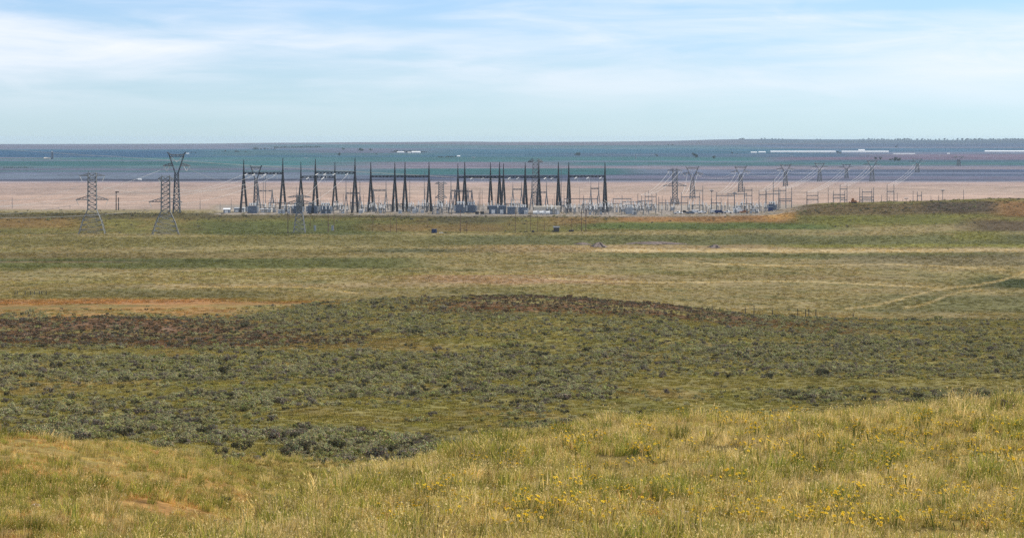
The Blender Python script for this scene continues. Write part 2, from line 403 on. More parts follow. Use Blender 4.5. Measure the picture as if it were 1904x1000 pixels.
    C *= (1+pc*fz)[..., None]; C *= 1-sst(2380, 2500, Y)[..., None]*(1-np.array([.76, .90, 1.14])); over(fz*road*sst(2400, 2600, Y), (168, 158, 148), .5)  # distant ground shifted to blue: extra haze painted into its colour
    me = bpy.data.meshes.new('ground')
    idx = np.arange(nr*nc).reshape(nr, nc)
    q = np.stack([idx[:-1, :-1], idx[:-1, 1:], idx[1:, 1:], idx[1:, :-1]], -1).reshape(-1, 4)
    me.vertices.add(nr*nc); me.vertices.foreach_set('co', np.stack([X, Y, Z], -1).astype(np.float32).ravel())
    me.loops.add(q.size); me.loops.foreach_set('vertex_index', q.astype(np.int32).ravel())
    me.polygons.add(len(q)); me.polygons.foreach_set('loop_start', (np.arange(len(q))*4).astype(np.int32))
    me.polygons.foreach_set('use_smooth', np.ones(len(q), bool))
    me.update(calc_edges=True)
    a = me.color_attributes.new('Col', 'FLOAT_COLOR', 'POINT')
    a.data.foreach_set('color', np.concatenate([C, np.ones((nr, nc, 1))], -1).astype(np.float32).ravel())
    m, nt, b = new_mat('prairie_soil')
    N = nt.nodes.new; Lk = nt.links.new
    at_ = N('ShaderNodeAttribute'); at_.attribute_name = 'Col'; g = N('ShaderNodeNewGeometry')
    cur = at_.outputs['Color']
    for sc, amt, det in ((7.0, .35, 3), (.9, .5, 4), (.11, .30, 4), (.012, .2, 3)):
        n = N('ShaderNodeTexNoise'); n.inputs['Scale'].default_value = sc; n.inputs['Detail'].default_value = det; n.inputs['Roughness'].default_value = .65
        Lk(g.outputs['Position'], n.inputs['Vector'])
        mr = N('ShaderNodeMapRange'); mr.inputs['From Min'].default_value = .3; mr.inputs['From Max'].default_value = .7
        mr.inputs['To Min'].default_value = 1-amt; mr.inputs['To Max'].default_value = 1+amt
        Lk(n.outputs['Fac'], mr.inputs['Value'])
        v = N('ShaderNodeVectorMath'); v.operation = 'SCALE'; Lk(cur, v.inputs[0]); Lk(mr.outputs['Result'], v.inputs['Scale']); cur = v.outputs[0]
    Lk(cur, b.inputs['Base Color']); b.inputs['Roughness'].default_value = 1; b.inputs['Specular IOR Level'].default_value = .05
    me.materials.append(m)
    o = bpy.data.objects.new('ground', me); COL.objects.link(o); tag(o, kind='structure')
build_ground()

# ------------------------------------------------------------------ scattered plants
def mixc(a, b, t): return tuple(a[i]*(1-t)+b[i]*t for i in range(3))
STRAW = (.64, .46, .165); PALE = (.68, .54, .27); GREEN = (.19, .22, .045); LIME = (.41, .365, .07); OLIVE = (.27, .23, .07); RUST = (.50, .25, .085)
def tuft_mesh(name, n, h, rad, pal, seed, wid=.008, lean=.55, mat='grass'):
    r = random.Random(seed); b = MB()
    for i in range(n):
        a = r.random()*6.283; rr = rad*math.sqrt(r.random())
        base = Vector((rr*math.cos(a), rr*math.sin(a), -.03))
        L = h*(.45+.6*r.random()); ld = a+r.gauss(0, .8); ln = lean*(.15+.85*r.random())
        d = Vector((math.cos(ld), math.sin(ld), 0))
        mid = base+Vector((0, 0, L*.55))+d*L*.2*ln
        tip = base+Vector((0, 0, L*(1-.3*ln)))+d*L*.75*ln
        s = Vector((-math.sin(r.random()*6.283), math.cos(r.random()*6.283), 0)); s.normalize(); w = wid*(.6+.8*r.random())
        c = r.choices([p[0] for p in pal], [p[1] for p in pal])[0]; k = .75+.5*r.random(); c = tuple(x*k for x in c)
        nv = len(b.v)
        b.v += [base-s*w*.5, base+s*w*.5, mid-s*w*.45, mid+s*w*.45, tip]
        b.f += [(nv, nv+1, nv+3, nv+2), (nv+2, nv+3, nv+4)]
        b.c += [c]*5
        if mat == 'grass' and r.random() < .25 and c[0] > .3:      # seed head
            t2 = tip+d*.05*h; b.tri(tip-s*.012, tip+s*.012, t2+Vector((0, 0, .07*h)), mixc(c, PALE, .6))
    return b.mesh(name, M[mat])
def library(cname, meshes):
    c = bpy.data.collections.new(cname)
    for k, me in enumerate(meshes):
        o = bpy.data.objects.new('%s_%02d' % (cname, k), me); c.objects.link(o)
    return c
def gn_scatter(name, pts, rot, scl, pick, coll, label, cat, tint=None):
    me = bpy.data.meshes.new(name); me.vertices.add(len(pts)); me.vertices.foreach_set('co', np.asarray(pts, np.float32).ravel())
    a = me.attributes.new('rot', 'FLOAT_VECTOR', 'POINT'); a.data.foreach_set('vector', np.asarray(rot, np.float32).ravel())
    a = me.attributes.new('scl', 'FLOAT_VECTOR', 'POINT'); a.data.foreach_set('vector', np.asarray(scl, np.float32).ravel())
    a = me.attributes.new('pick', 'INT', 'POINT'); a.data.foreach_set('value', np.asarray(pick, np.int32))
    if tint is not None:
        a = me.attributes.new('tint', 'FLOAT_COLOR', 'POINT'); a.data.foreach_set('color', np.concatenate([tint, np.ones((len(pts), 1))], 1).astype(np.float32).ravel())
    o = bpy.data.objects.new(name, me); COL.objects.link(o)
    ng = bpy.data.node_groups.new(name+'_nodes', 'GeometryNodeTree')
    ng.interface.new_socket('Geometry', in_out='INPUT', socket_type='NodeSocketGeometry'); ng.interface.new_socket('Geometry', in_out='OUTPUT', socket_type='NodeSocketGeometry')
    N = ng.nodes.new; Lk = ng.links.new
    gi = N('NodeGroupInput'); go = N('NodeGroupOutput'); ip = N('GeometryNodeInstanceOnPoints'); ci = N('GeometryNodeCollectionInfo')
    ci.inputs['Collection'].default_value = coll; ci.inputs['Separate Children'].default_value = True; ci.inputs['Reset Children'].default_value = True
    ip.inputs['Pick Instance'].default_value = True
    def na(n, t):
        x = N('GeometryNodeInputNamedAttribute'); x.data_type = t; x.inputs['Name'].default_value = n; return x.outputs['Attribute']
    e2r = N('FunctionNodeEulerToRotation'); Lk(na('rot', 'FLOAT_VECTOR'), e2r.inputs[0])
    Lk(gi.outputs[0], ip.inputs['Points']); Lk(ci.outputs[0], ip.inputs['Instance']); Lk(na('pick', 'INT'), ip.inputs['Instance Index'])
    Lk(e2r.outputs[0], ip.inputs['Rotation']); Lk(na('scl', 'FLOAT_VECTOR'), ip.inputs['Scale']); Lk(ip.outputs[0], go.inputs[0])
    md = o.modifiers.new('scatter', 'NODES'); md.node_group = ng
    return tag(o, label, cat, None, 'stuff')

def wedge(n, y0, y1, umax, power=1.0, ext=8.):
    """n random ground points between two distances, inside |bearing| < umax, denser near for power > 1"""
    t = rng.random(n); Y = (y0**(2-power)+t*(y1**(2-power)-y0**(2-power)))**(1/(2-power)) if power != 2 else y0*(y1/y0)**t
    u = (rng.random(n)*2-1)*umax
    return u*(Y+ext/umax), Y
# --- near grass
mixA = [(STRAW, 6), (PALE, 2), (LIME, 6), (OLIVE, 3)]
mixG = [(GREEN, 5), (LIME, 4), (STRAW, 2)]
mixR = [(RUST, 5), (STRAW, 2), (LIME, 2)]
gm = [tuft_mesh('tuft', 64, .26, .16, mixA, s) for s in range(5)] + [tuft_mesh('tuft', 70, .30, .13, mixG, 10+s) for s in range(3)] \
   + [tuft_mesh('tuft', 46, .33, .15, [(STRAW, 5), (PALE, 4), (OLIVE, 2)], 20+s, .007, .4) for s in range(3)] + [tuft_mesh('tuft', 54, .16, .16, mixR, 30+s) for s in range(3)]
gm += [tuft_mesh('tuft', 130, .40, .20, [(GREEN, 5), (OLIVE, 4), (LIME, 4), (STRAW, 2)], 70+s, .008, .7) for s in range(3)]+[tuft_mesh('tuft', 110, .38, .20, [(STRAW, 5), (PALE, 2), (OLIVE, 3)], 80+s, .008, .7) for s in range(2)]
gcol = library('grass_tuft', gm)
n = 84000
X, Y = wedge(n, 27, 145, .27, 1.5)
px = X/Y*FX+CX
g1 = fbm(X/2.2, Y/3.0); g2 = fbm(X/6+30, Y/8+11); left = (px < 300) & (Y > 38)
lf_ = (px < 300) & (Y > 38) & (Y < 100)
keep = (rng.random(n) < .95-.08*lf_-.75*sst(.05, .5, fbm(X/1.1+9, Y/1.5))) & ((Y < 120) | (rng.random(n) < .8))
X, Y, g1, g2, left = X[keep], Y[keep], g1[keep], g2[keep], left[keep]
r = rng.random(len(X)); pick = rng.integers(0, 5, len(X))
pick = np.where((g1 > .12) & (r < .75), rng.integers(5, 8, len(X)), pick)
pick = np.where((g2 > .0) & (r > .72), rng.integers(8, 11, len(X)), pick)
pick = np.where(((g2 < -.1) & (r < .22)) | (left & (g2 > -.25) & (r < .7)), rng.integers(11, 14, len(X)), pick)
pick = np.where(left & (g1 > -.05) & (r > .7), rng.integers(5, 8, len(X)), pick)
cl_ = fbm(X/4+71, Y/5+3); big_t = rng.random(len(X)) < .035+.10*sst(.1, .5, cl_)
pick = np.where(big_t, np.where(rng.random(len(X)) < .68, rng.integers(14, 17, len(X)), rng.integers(17, 19, len(X))), pick)
Z = ground(X, Y)
sc = rng.uniform(.45, 1.05, len(X))*(1+.7*g1)*np.where(rng.random(len(X)) < .07, 1.6, 1)
gn_scatter('grass', np.stack([X, Y, Z], -1), np.stack([rng.normal(0, .08, len(X)), rng.normal(0, .12, len(X))+.22, rng.normal(0, .9, len(X))], -1),
           np.stack([sc, sc, sc*rng.uniform(.8, 1.2, len(X))], -1), pick, gcol, 'dry and green grass covering the nearest hillside', 'grass')
# --- grass among the sage
cm = [tuft_mesh('bunch', 40, .24, .32, [((1.6, 1.6, 1.1), 3), ((2.2, 2.0, 1.5), 3), ((1.2, 1.3, .9), 2), ((2.7, 2.4, 2.0), 1)], 50+s, .03, .8, 'bunch') for s in range(6)]
ccol = library('bunch_grass', cm)
n = 66000
X, Y = wedge(n, 105, 560, .25, 1.1)
q = X/Y*FX+CX; kv = ~((((Y > 395) & (Y < 640) & (q < 330)) | ((Y > 505) & (q > 540) & (q < 870))) & (rng.random(n) < .7)); X, Y = X[kv], Y[kv]; n = len(X)
b1 = fbm(X/14, Y/22)
pick = np.where(b1+rng.normal(0, .2, n) > 0, rng.integers(0, 3, n), rng.integers(3, 6, n))
sc = rng.uniform(.6, 1.2, n)*(.8+Y/500)
gn_scatter('bunch_grass', np.stack([X, Y, ground(X, Y)], -1), np.stack([np.zeros(n), np.zeros(n), rng.random(n)*6.28], -1), np.stack([sc, sc, sc*.8], -1), pick, ccol,
           'yellow green bunch grass between the sagebrush on the flat', 'grass', soil(X, Y))

# --- clumps over the valley floor, the far bank and the hill
n = 90000
X, Y = wedge(n, 590, 1500, .25, 1.35)
kv = rng.random(n) < .35+.65*sst(-.35, .35, fbm(X/40, Y/60)); X, Y = X[kv], Y[kv]; n = len(X)
b1 = fbm(X/30, Y/60); pick = np.where(b1+rng.normal(0, .25, n) > 0, rng.integers(0, 3, n), rng.integers(3, 6, n))
sc = rng.uniform(.8, 2.0, n)*(.8+Y/1500)
gn_scatter('valley_grass', np.stack([X, Y, ground(X, Y)], -1), np.stack([np.zeros(n), np.zeros(n), rng.random(n)*6.28], -1), np.stack([sc, sc, sc*.9], -1), pick, ccol,
           'dry clumps of grass over the valley floor and far bank', 'grass', soil(X, Y))
# --- sagebrush
def sage_meshes(seed, tone):
    r = random.Random(seed); b = MB(); br = MB()
    cl = []
    ex = r.uniform(.7, 1.3)
    for k in range(r.randint(6, 12)):
        a = r.random()*6.283; d = .40*math.sqrt(r.random()); cl.append((Vector((d*math.cos(a)*ex, d*math.sin(a)/ex, .16+.26*r.random()-.25*d)), .08+.11*r.random()))
    for cpos, rad in cl:
        k0 = .8+.4*r.random()
        for i in range(78):
            v = Vector((r.gauss(0, 1), r.gauss(0, 1), r.gauss(.35, 1))).normalized()
            p = cpos+v*rad*(.55+.6*r.random())
            if p.z < .02: p.z = .02+.1*r.random()
            nrm = (v+Vector((r.gauss(0, .6), r.gauss(0, .6), r.gauss(0, .6)))).normalized(); a = nrm.orthogonal().normalized(); c2 = nrm.cross(a)
            s = .028+.022*r.random(); c = tuple(x*k0*(.75+.5*r.random()) for x in tone)
            b.quad(p-a*s, p-c2*s*.5, p+a*s*1.3, p+c2*s*.5, c)
        br.bar((0, 0, -.05), cpos-Vector((0, 0, .03)), .035, .012)
        for q in range(3):
            e = cpos+Vector((r.gauss(0, .6), r.gauss(0, .6), abs(r.gauss(.7, .5))+.2)).normalized()*rad*r.uniform(1.0, 1.7); br.bar(cpos, e, .014, .006, 3)
    return b.mesh('foliage', M['sage']), br.mesh('branches', M['bark'])
GREY = (.315, .295, .16); GREYG = (.27, .26, .105); PURP = (.22, .19, .14); DARK = (.10, .095, .055); BROWN = (.15, .105, .065)
sage_v = [sage_meshes(100+k, t) for k, t in enumerate([GREY, GREY, GREYG, GREYG, PURP, DARK, GREY, PURP, BROWN, BROWN, GREY, GREYG])]
scol = library('sagebrush_kind', [f for f, b in sage_v])
n = 132000
X, Y = wedge(n, 118, 575, .25, 1.0)
px = X/Y*FX+CX; Z = ground(X, Y); py = Y0+(CAMZ-Z)/Y*FY
s1 = fbm(X/22+3, Y/34+8); s2 = fbm(X/7+1, Y/10+2)
dens = .07+.80*sst(-.10, .34, s1+1.0*s2)
band = lambda a, b, s: sst(a-s, a+s, py)*(1-sst(b-s, b+s, py))
clearing = np.maximum.reduce([band(412, 425, 3)*sst(620, 760, px), band(432, 470, 6)*sst(240, 380, px)*(1-sst(560, 640, px))*.8, band(380, 388, 2)*(1-sst(230, 330, px))*.9,
                              band(372, 377, 2)*sst(380, 420, px)*(1-sst(560, 600, px))*.8, band(436, 470, 4)*sst(640, 700, px)*.85])
thick = np.maximum.reduce([1.5*band(386, 414, 4)*(1-sst(560, 760, px)), band(440, 478, 5)*(1-sst(230, 300, px))*.8, 1.0*band(478, 500, 3)*sst(320, 340, px)*(1-sst(480, 520, px)), band(374, 412, 4)*sst(640, 760, px)*.7, band(335, 366, 4)*sst(350, 420, px)*.5])
dens = np.clip(dens*(1-clearing)+.34*thick*(1-clearing), 0, 1)
ridge = ((Y > 376) & (Y < 472) & (px < 430)) | ((Y > 492) & (px > 420) & (px < 880))
dens = np.where(ridge, .38+.5*sst(-.25, .35, s2), dens)
dens = dens*(1-.85*(1-sst(125, 142, Y)))*(1-.85*sst(498, 508, py))*(1-.8*sst(478, 486, py)*(1-sst(325, 345, px)))
dens *= 1-.9*band(325, 343, 3)*(1-sst(260, 330, px))
k = rng.random(n) < dens*.9
X, Y, Z, px, py, s1, s2 = [q[k] for q in (X, Y, Z, px, py, s1, s2)]
sc = rng.gamma(4, 1/4., len(X))*.54+.18
sc = np.where(rng.random(len(X)) < .06, sc*1.4, sc)
rr = rng.random(len(X)); pick = np.where(rr < .55, rng.choice([0, 1, 6, 10], len(X)), np.where(rr < .78, rng.choice([2, 3, 11], len(X)), np.where(rr < .9, rng.choice([4, 7], len(X)), 5)))
jit = rng.normal(0, 1, len(X))
red = ((Y > 378+8*jit) & (Y < 472) & (px < 345+40*jit)) | ((Y > 370) & (Y < 408+5*jit) & (px < 480+30*jit)) | ((Y > 494+12*jit) & (px > 510+30*jit) & (px < 870+30*jit))
pick = np.where(red & (rng.random(len(X)) < .72), rng.choice([5, 8, 9, 4], len(X)), pick)
sc = np.where(red, sc*.85, sc)
flat = rng.uniform(.6, 1.1, len(X)); rz = rng.random(len(X))*6.28
# which ones show largest: size over distance, in view, not hidden by the near crest
prof_Y = np.concatenate([np.arange(30, 120, 4.), np.arange(120, 560, 12.)])
hid = np.zeros(len(X), bool)
for yy in prof_Y:
    near = yy < Y-6
    sl = (ground(X/Y*yy, np.full(len(X), yy))+.25*(yy < 100)-CAMZ)/yy
    hid |= near & (sl > (Z+.45*sc-CAMZ)/Y)
vis = (~hid) & (px > 4) & (px < 1196)
order = np.argsort(-(sc/Y)*vis)
big = order[:296]; rest = np.setdiff1d(np.arange(len(X)), big)
gn_scatter('sagebrush_cover', np.stack([X, Y, Z], -1)[rest], np.stack([np.zeros(len(rest)), np.zeros(len(rest)), rz[rest]], -1),
           np.stack([sc, sc, sc*flat], -1)[rest], pick[rest], scol, 'thousands of small sagebrush covering the flat and ridges', 'sagebrush')
tones = {0: 'grey green', 1: 'grey green', 6: 'grey green', 2: 'olive green', 3: 'olive green', 4: 'purplish grey', 7: 'purplish grey', 5: 'dark', 8: 'brown', 9: 'brown', 10: 'grey green', 11: 'olive green'}
protos = {}
def sage(loc, kind, rz, scale, label, group):
    if kind not in protos:
        o = thing('sagebrush', label, 'sagebrush', loc, group, rz)
        for me, nm in zip(sage_v[kind], ('foliage', 'branches')):
            p = bpy.data.objects.new(nm, me); COL.objects.link(p); p.parent = o
        o.scale = scale; protos[kind] = o
    else: o = dup(protos[kind], loc, rz, label, group, scale)
    return o
for i in big:
    where = 'in the gully left of the front slope' if (300 < px[i] < 540 and py[i] > 470) else ('behind the left grass slope' if px[i] <= 300 else ('behind the middle of the front slope' if px[i] < 760 else 'behind the right end of the front slope'))
    sage((X[i], Y[i], Z[i]), int(pick[i]), rz[i], (sc[i], sc[i], sc[i]*flat[i]), '%s sagebrush %s' % (tones[int(pick[i])], where), 'nearest sagebrush beyond the front slope')
for (x, Yv, kd, s, lb) in [(265, 66, 5, .55, 'small dark bush alone on the left grass slope'), (1178, 58, 4, .85, 'purplish dry bush on the front slope near the right edge'),
                          (283, 150, 5, 1.5, 'round dark bush standing alone between the left slope and gully'), (320, 84, 2, .8, 'low green grey bush at the lip of the gully')]:
    p = at(x, Yv); sage(p, kd, random.random()*6, (s, s, s*.9), lb, 'separate bushes on the grass')
# --- shrub cover on the far bank, hill and valley
n = 5200
Yb = rng.uniform(1330, 1530, n); xb = rng.uniform(-150, 1350, n); X = (xb-CX)/FX*Yb
d = np.where(xb < 915, .35*(np.abs(Yb-1440) < 26)*(xb < 730)+.05, .42*(Yb > 1415)*(Yb < 1505)+.06)
kk = (rng.random(n) < d) & ~((xb > 240) & (Yb > 1455) & (xb < 960)) & ~((xb > 900) & (xb < 932) & (rng.random(n) < .8)); X, Yb = X[kk], Yb[kk]
n2 = 2600; Yv = rng.uniform(640, 1330, n2); xv = rng.uniform(-150, 1350, n2); Xv = (xv-CX)/FX*Yv
kv = rng.random(n2) < .12+.6*sst(.1, .5, fbm(Xv/60, Yv/40)); Xv, Yv = Xv[kv], Yv[kv]
X = np.concatenate([X, Xv]); Yb = np.concatenate([Yb, Yv]); m_ = len(X); sc2 = np.concatenate([rng.uniform(1.2, 2.6, m_-len(Xv)), rng.uniform(.5, 1.1, len(Xv))])
gn_scatter('shrub_cover', np.stack([X, Yb, ground(X, Yb)], -1), np.stack([np.zeros(m_), np.zeros(m_), rng.random(m_)*6.28], -1), np.stack([sc2, sc2, sc2*.7], -1),
           rng.choice([2, 3, 5, 4, 5], m_), scol, 'dark low scrub scattered over the valley and far bank', 'scrub')

# --- yellow wildflowers
def flower_meshes(seed):
    r = random.Random(seed); g = MB(); f = MB()
    for k in range(r.randint(6, 12)):
        a = r.random()*6.283; d = .2*math.sqrt(r.random()); h = .17+.15*r.random()
        top = Vector((d*1.5*math.cos(a), d*1.5*math.sin(a), h)); base = Vector((d*.6*math.cos(a), d*.6*math.sin(a), -.02))
        for q in range(2):
            s = Vector((math.cos(a+1.57*q), math.sin(a+1.57*q), 0))*.004
            g.quad(base-s, base+s, top+s, top-s, (.10, .14, .03))
        lf = base+Vector((math.cos(a)*.08, math.sin(a)*.08, .06)); sd = Vector((-math.sin(a), math.cos(a), 0))*.014
        g.tri(base-sd, base+sd, lf, (.13, .17, .05))
        n_ = 8; tl = Vector((r.gauss(0, .35), r.gauss(-.4, .35), 1)).normalized(); u = tl.orthogonal().normalized(); v = tl.cross(u); R = .022+.011*r.random(); ph = r.random()
        col = mixc((.80, .58, .05), (.75, .46, .03), r.random())
        for q in range(n_):
            t = 2*math.pi*(q+ph)/n_; e = (u*math.cos(t)+v*math.sin(t)); w = (-u*math.sin(t)+v*math.cos(t))
            f.quad(top+e*R*.25, top+e*R*.7-w*R*.33+tl*.003, top+e*R*1.15+tl*.002, top+e*R*.7+w*R*.33+tl*.003, col)
        for q in range(6):
            t = 2*math.pi*q/6; t2 = 2*math.pi*(q+1)/6
            f.tri(top+tl*.009, top+(u*math.cos(t)+v*math.sin(t))*R*.38+tl*.002, top+(u*math.cos(t2)+v*math.sin(t2))*R*.38+tl*.002, (.45, .22, .015))
    return g.mesh('foliage', M['flower']), f.mesh('blossom', M['flower'])
fl_v = [flower_meshes(300+k) for k in range(7)]
fprot = {}
spots = [(1105, 470), (1118, 472), (1110, 474), (1148, 466), (1152, 467), (1160, 468), (1080, 473), (1054, 477), (1137, 490), (1085, 487), (1096, 497), (990, 502), (974, 500),
         (989, 505), (1009, 515), (1048, 524), (1126, 516), (1172, 502), (1176, 504), (1196, 484), (1190, 486), (928, 457), (934, 456), (1068, 556), (1072, 553), (1104, 551),
         (1112, 550), (1120, 549), (1133, 550), (1131, 556), (1180, 545), (1173, 551), (1193, 558), (938, 575), (935, 573), (1023, 572), (1049, 582), (952, 577), (901, 558), (984, 563),
         (817, 573), (796, 553), (645, 563), (667, 555), (740, 498), (752, 500), (680, 493), (606, 504), (614, 500), (676, 500), (512, 512), (456, 526), (444, 533), (430, 536),
         (835, 462), (866, 468), (877, 480), (1021, 490), (1037, 494), (885, 476), (1150, 575), (1160, 566), (1140, 570), (1198, 574)]
def flower(x, y, i, lab):
    Yv = dist_of(x, y, 31, 72)
    p = at(x+random.gauss(0, 2), min(max(Yv+random.gauss(0, .3), 30), 72)); kd = i % 7; s = random.uniform(.7, 1.15)*(.5+Yv/110.)
    if kd not in fprot:
        o = thing('wildflower', lab, 'wildflower', p, 'yellow wildflowers in the foreground grass', random.random()*6)
        for me, nm in zip(fl_v[kd], ('foliage', 'blossom')):
            q = bpy.data.objects.new(nm, me); COL.objects.link(q); q.parent = o
        fprot[kd] = o
    else: o = dup(fprot[kd], p, random.random()*6, lab)
    o.scale = (s, s, s*1.1)
cnt = 0
def flab(x, y): return 'clump of yellow wildflowers in the %s of the front slope' % (('right part' if x > 900 else 'middle part' if x > 620 else 'left part')+(' near its crest' if y < 505 else ' near its foot'))
for (x, y) in spots: flower(x, y, cnt, flab(x, y)); cnt += 1
for q in range(225):
    x = 1210-780*random.random()**1.25; cy = 452 if x > 700 else 452+(700-x)*.36; y = cy+8+random.random()**1.2*(590-cy-8)
    flower(x, y, cnt, flab(x, y)); cnt += 1

# --- rocks on the grass
def rock(x, Yv, s, mat, label):
    p = at(x, Yv); b = MB(); r = random.Random(int(x*7)); n_ = 9
    prof = [(.5, -.1), (1., .12), (.85, .32), (.35, .44)]
    b.lathe((0, 0, 0), prof, n_)
    b.v = [(v[0]*(1+.35*r.uniform(-1, 1))*s, v[1]*.7*(1+.35*r.uniform(-1, 1))*s, v[2]*(1+.3*r.uniform(-1, 1))*s) for v in b.v]
    o = b.obj('rock', M[mat], None, p); tag(o, label, 'rock')
rock(1142, 60, .22, 'rock', 'flat pale rock among flowers near the crest at right')
rock(900, 57.5, .10, 'rock', 'small white stone beside dark stems below the crest')
rock(163, 72, .14, 'rock', 'small pale stone on the bare patch of the left slope')
rock(510, 50, .26, 'redrock', 'reddish rock at the left shoulder of the front slope')
rock(42, 53, .13, 'rock', 'pale stone in the grass at lower left')
rock(800, 36.5, .10, 'rock', 'grey pebble low in the front grass')
rock(860, 39, .15, 'redrock', 'brown stone in the lower front grass')

# ------------------------------------------------------------------ pylons
def lattice(b, lv, ch, br):
    cor = lambda z, hx, hy: [Vector((-hx, -hy, z)), Vector((hx, -hy, z)), Vector((hx, hy, z)), Vector((-hx, hy, z))]
    for (A, B) in zip(lv[:-1], lv[1:]):
        a, c = cor(*A), cor(*B)
        for k in range(4):
            k2 = (k+1) % 4
            b.bar(a[k], c[k], ch); b.bar(a[k], c[k2], br); b.bar(a[k2], c[k], br); b.bar(c[k], c[k2], br)
def spread(z0, z1, n, h0, h1):
    return [(z0+(z1-z0)*i/n, h0+(h1-h0)*i/n, h0+(h1-h0)*i/n) for i in range(n+1)]
def truss_arm(b, x0, x1, z, dep, hy, ch, br, n=4):
    """tapering arm from x0 (deep) to the tip at x1"""
    prev = None
    for i in range(n+1):
        t = i/n; x = x0+(x1-x0)*t; w = hy*(1-t)+.1; d = dep*(1-t)
        cur = [Vector((x, -w, z)), Vector((x, w, z)), Vector((x, 0, z+d))]
        if prev:
            for k in range(3): b.bar(prev[k], cur[k], ch); b.bar(prev[k], cur[(k+1) % 3], br)
        prev = cur
def insulator(b, p, q, r=.22):
    p, q = Vector(p), Vector(q); n = 7
    for i in range(n):
        a = p+(q-p)*(i/n); c = p+(q-p)*((i+.75)/n); b.bar(a, c, r*2, r*1.2, 6)
    b.bar(p, q, r*.5)
def box_pylon(p, H, wb, wc, armU, armL, label, cat='pylon', zw=.40, zl=.56, k=1., rz=0., ins=True):
    t = thing('lattice_pylon', label, cat, p, 'high voltage pylons', rz)
    b = MB(); lattice(b, spread(-.5, H*zw*.55, 3, wb/2, wb/2*.62+wc/2*.38*.6), .25*k, .12*k)
    z1 = H*zw*.55; h1 = wb/2*.62+wc/2*.38*.6
    lattice(b, spread(z1, H*zw, 2, h1, wc/2), .27*k, .14*k); lattice(b, spread(H*zw, H, 8, wc/2, wc/2*.92), .34*k, .17*k)
    b.obj('body', M['galv'], t)
    for nm, z, L, dep in (('crossarm', H*zl, armL, 2.2), ('crossarm', H*.955, armU, 1.2)):
        for s in (-1, 1):
            c = MB(); truss_arm(c, s*wc/2, s*L, z, dep, wc*.35, .26*k, .12*k); o = c.obj(nm, M['midsteel'], t)
            if ins:
                i = MB(); insulator(i, (s*(L-.3), 0, z), (s*(L-1.6), 0, z-3.2)); i.obj('insulator', M['insul'], o)
    pk = MB()
    for s in (-1, 1): pk.bar((s*wc*.46, 0, H), (s*wc*.4, 0, H+1.2), .2*k)
    pk.obj('peak', M['midsteel'], t)
    return t
def waist_pylon(p, H, label, k=1., rz=0., w=1., ins=True, group='high voltage pylons', mat='galv'):
    t = thing('waisted_pylon', label, 'pylon', p, group, rz)
    s_ = H/38.; zw = H*.66; b = MB()
    lattice(b, spread(-.5, H*.45, 5, 2.1*s_*w, 1.35*s_*w), .34*k, .14*k); lattice(b, spread(H*.45, zw, 3, 1.35*s_*w, 1.0*s_*w), .34*k, .14*k)
    b.obj('mast', M[mat], t)
    h = MB(); zt = H*.955; hx = 4.6*s_*w
    for s in (-1, 1):
        for yy in (-.8, .8):
            h.bar((s*1.0*s_*w, yy, zw), (s*2.6*s_*w, yy, H*.80), .34*k); h.bar((s*2.6*s_*w, yy, H*.80), (s*hx, yy, zt), .32*k)
        for i in range(5):
            z0 = zw+(zt-zw)*i/5; z1 = zw+(zt-zw)*(i+1)/5; x0 = s*(1.0+3.6*(i/5))*s_*w; x1 = s*(1.0+3.6*(i+1)/5)*s_*w
            h.bar((x0, -.8, z0), (x1, .8, z1), .13*k); h.bar((x0, .8, z0), (x1, -.8, z1), .13*k)
        h.bar((s*hx, 0, zt), (s*(hx+1.2*s_), 0, H), .26*k); h.bar((s*hx*.7, 0, zt), (s*(hx+1.2*s_), 0, H), .2*k)
    h.obj('window_frame', M[mat], t)
    c = MB()
    for yy in (-.8, .8):
        c.bar((-hx, yy, zt), (hx, yy, zt), .3*k); c.bar((-hx, yy, zt-1.1*s_), (hx, yy, zt-1.1*s_), .22*k)
    for i in range(8):
        x0 = -hx+2*hx*i/8; x1 = x0+hx/4; c.bar((x0, -.8, zt if i % 2 else zt-1.1*s_), (x1, .8, zt-1.1*s_ if i % 2 else zt), .13*k)
    top = c.obj('crossbeam', M['midsteel'], t)
    if ins:
        i = MB()
        for s in (-1, 1): insulator(i, (s*hx*.8, 0, zt-1.2*s_), (0, 0, zt-4.6*s_), .2*k)
        i.obj('insulator', M['insul'], top)
    for s in (-1, 1):
        a = MB(); truss_arm(a, s*2.5*s_*w, s*8.4*s_*w, H*.775, 1.8*s_, 1.2, .26*k, .12*k); ao = a.obj('crossarm', M['midsteel'], t)
        if ins:
            i = MB(); insulator(i, (s*8.0*s_*w, 0, H*.775), (s*6.0*s_*w, 0, H*.775-3.4*s_), .2*k); insulator(i, (s*4.0*s_*w, 0, H*.775), (s*6.0*s_*w, 0, H*.775-3.4*s_), .2*k)
            i.obj('insulator', M['insul'], ao)
    return t
def put(x, Y, ytop): p = at(x, Y); return p, height(p, ytop)
pA, HA = put(108, 1335, 188.5); box_pylon(pA, HA, mx(31, 1335), mx(10.2, 1335), mx(15, 1335), mx(19, 1335), 'leftmost broad pylon standing alone on the green slope', rz=.12)
pB, HB = put(194, 1322, 192); box_pylon(pB, HB, mx(31, 1322), mx(10.2, 1322), mx(9, 1322), mx(19.5, 1322), 'broad pylon just in front of the tall slender waisted pylon', rz=.2)
pC, HC = put(207, 1475, 165.5); waist_pylon(pC, HC, 'tallest slender waisted pylon at left of the yard', 1.45, .05, 1.02, mat='aged')
pD, HD = put(300, 1640, 180); waist_pylon(pD, HD, 'waisted pylon framed by the first tall gantry', 1.3, 0, 1.05, mat='aged')
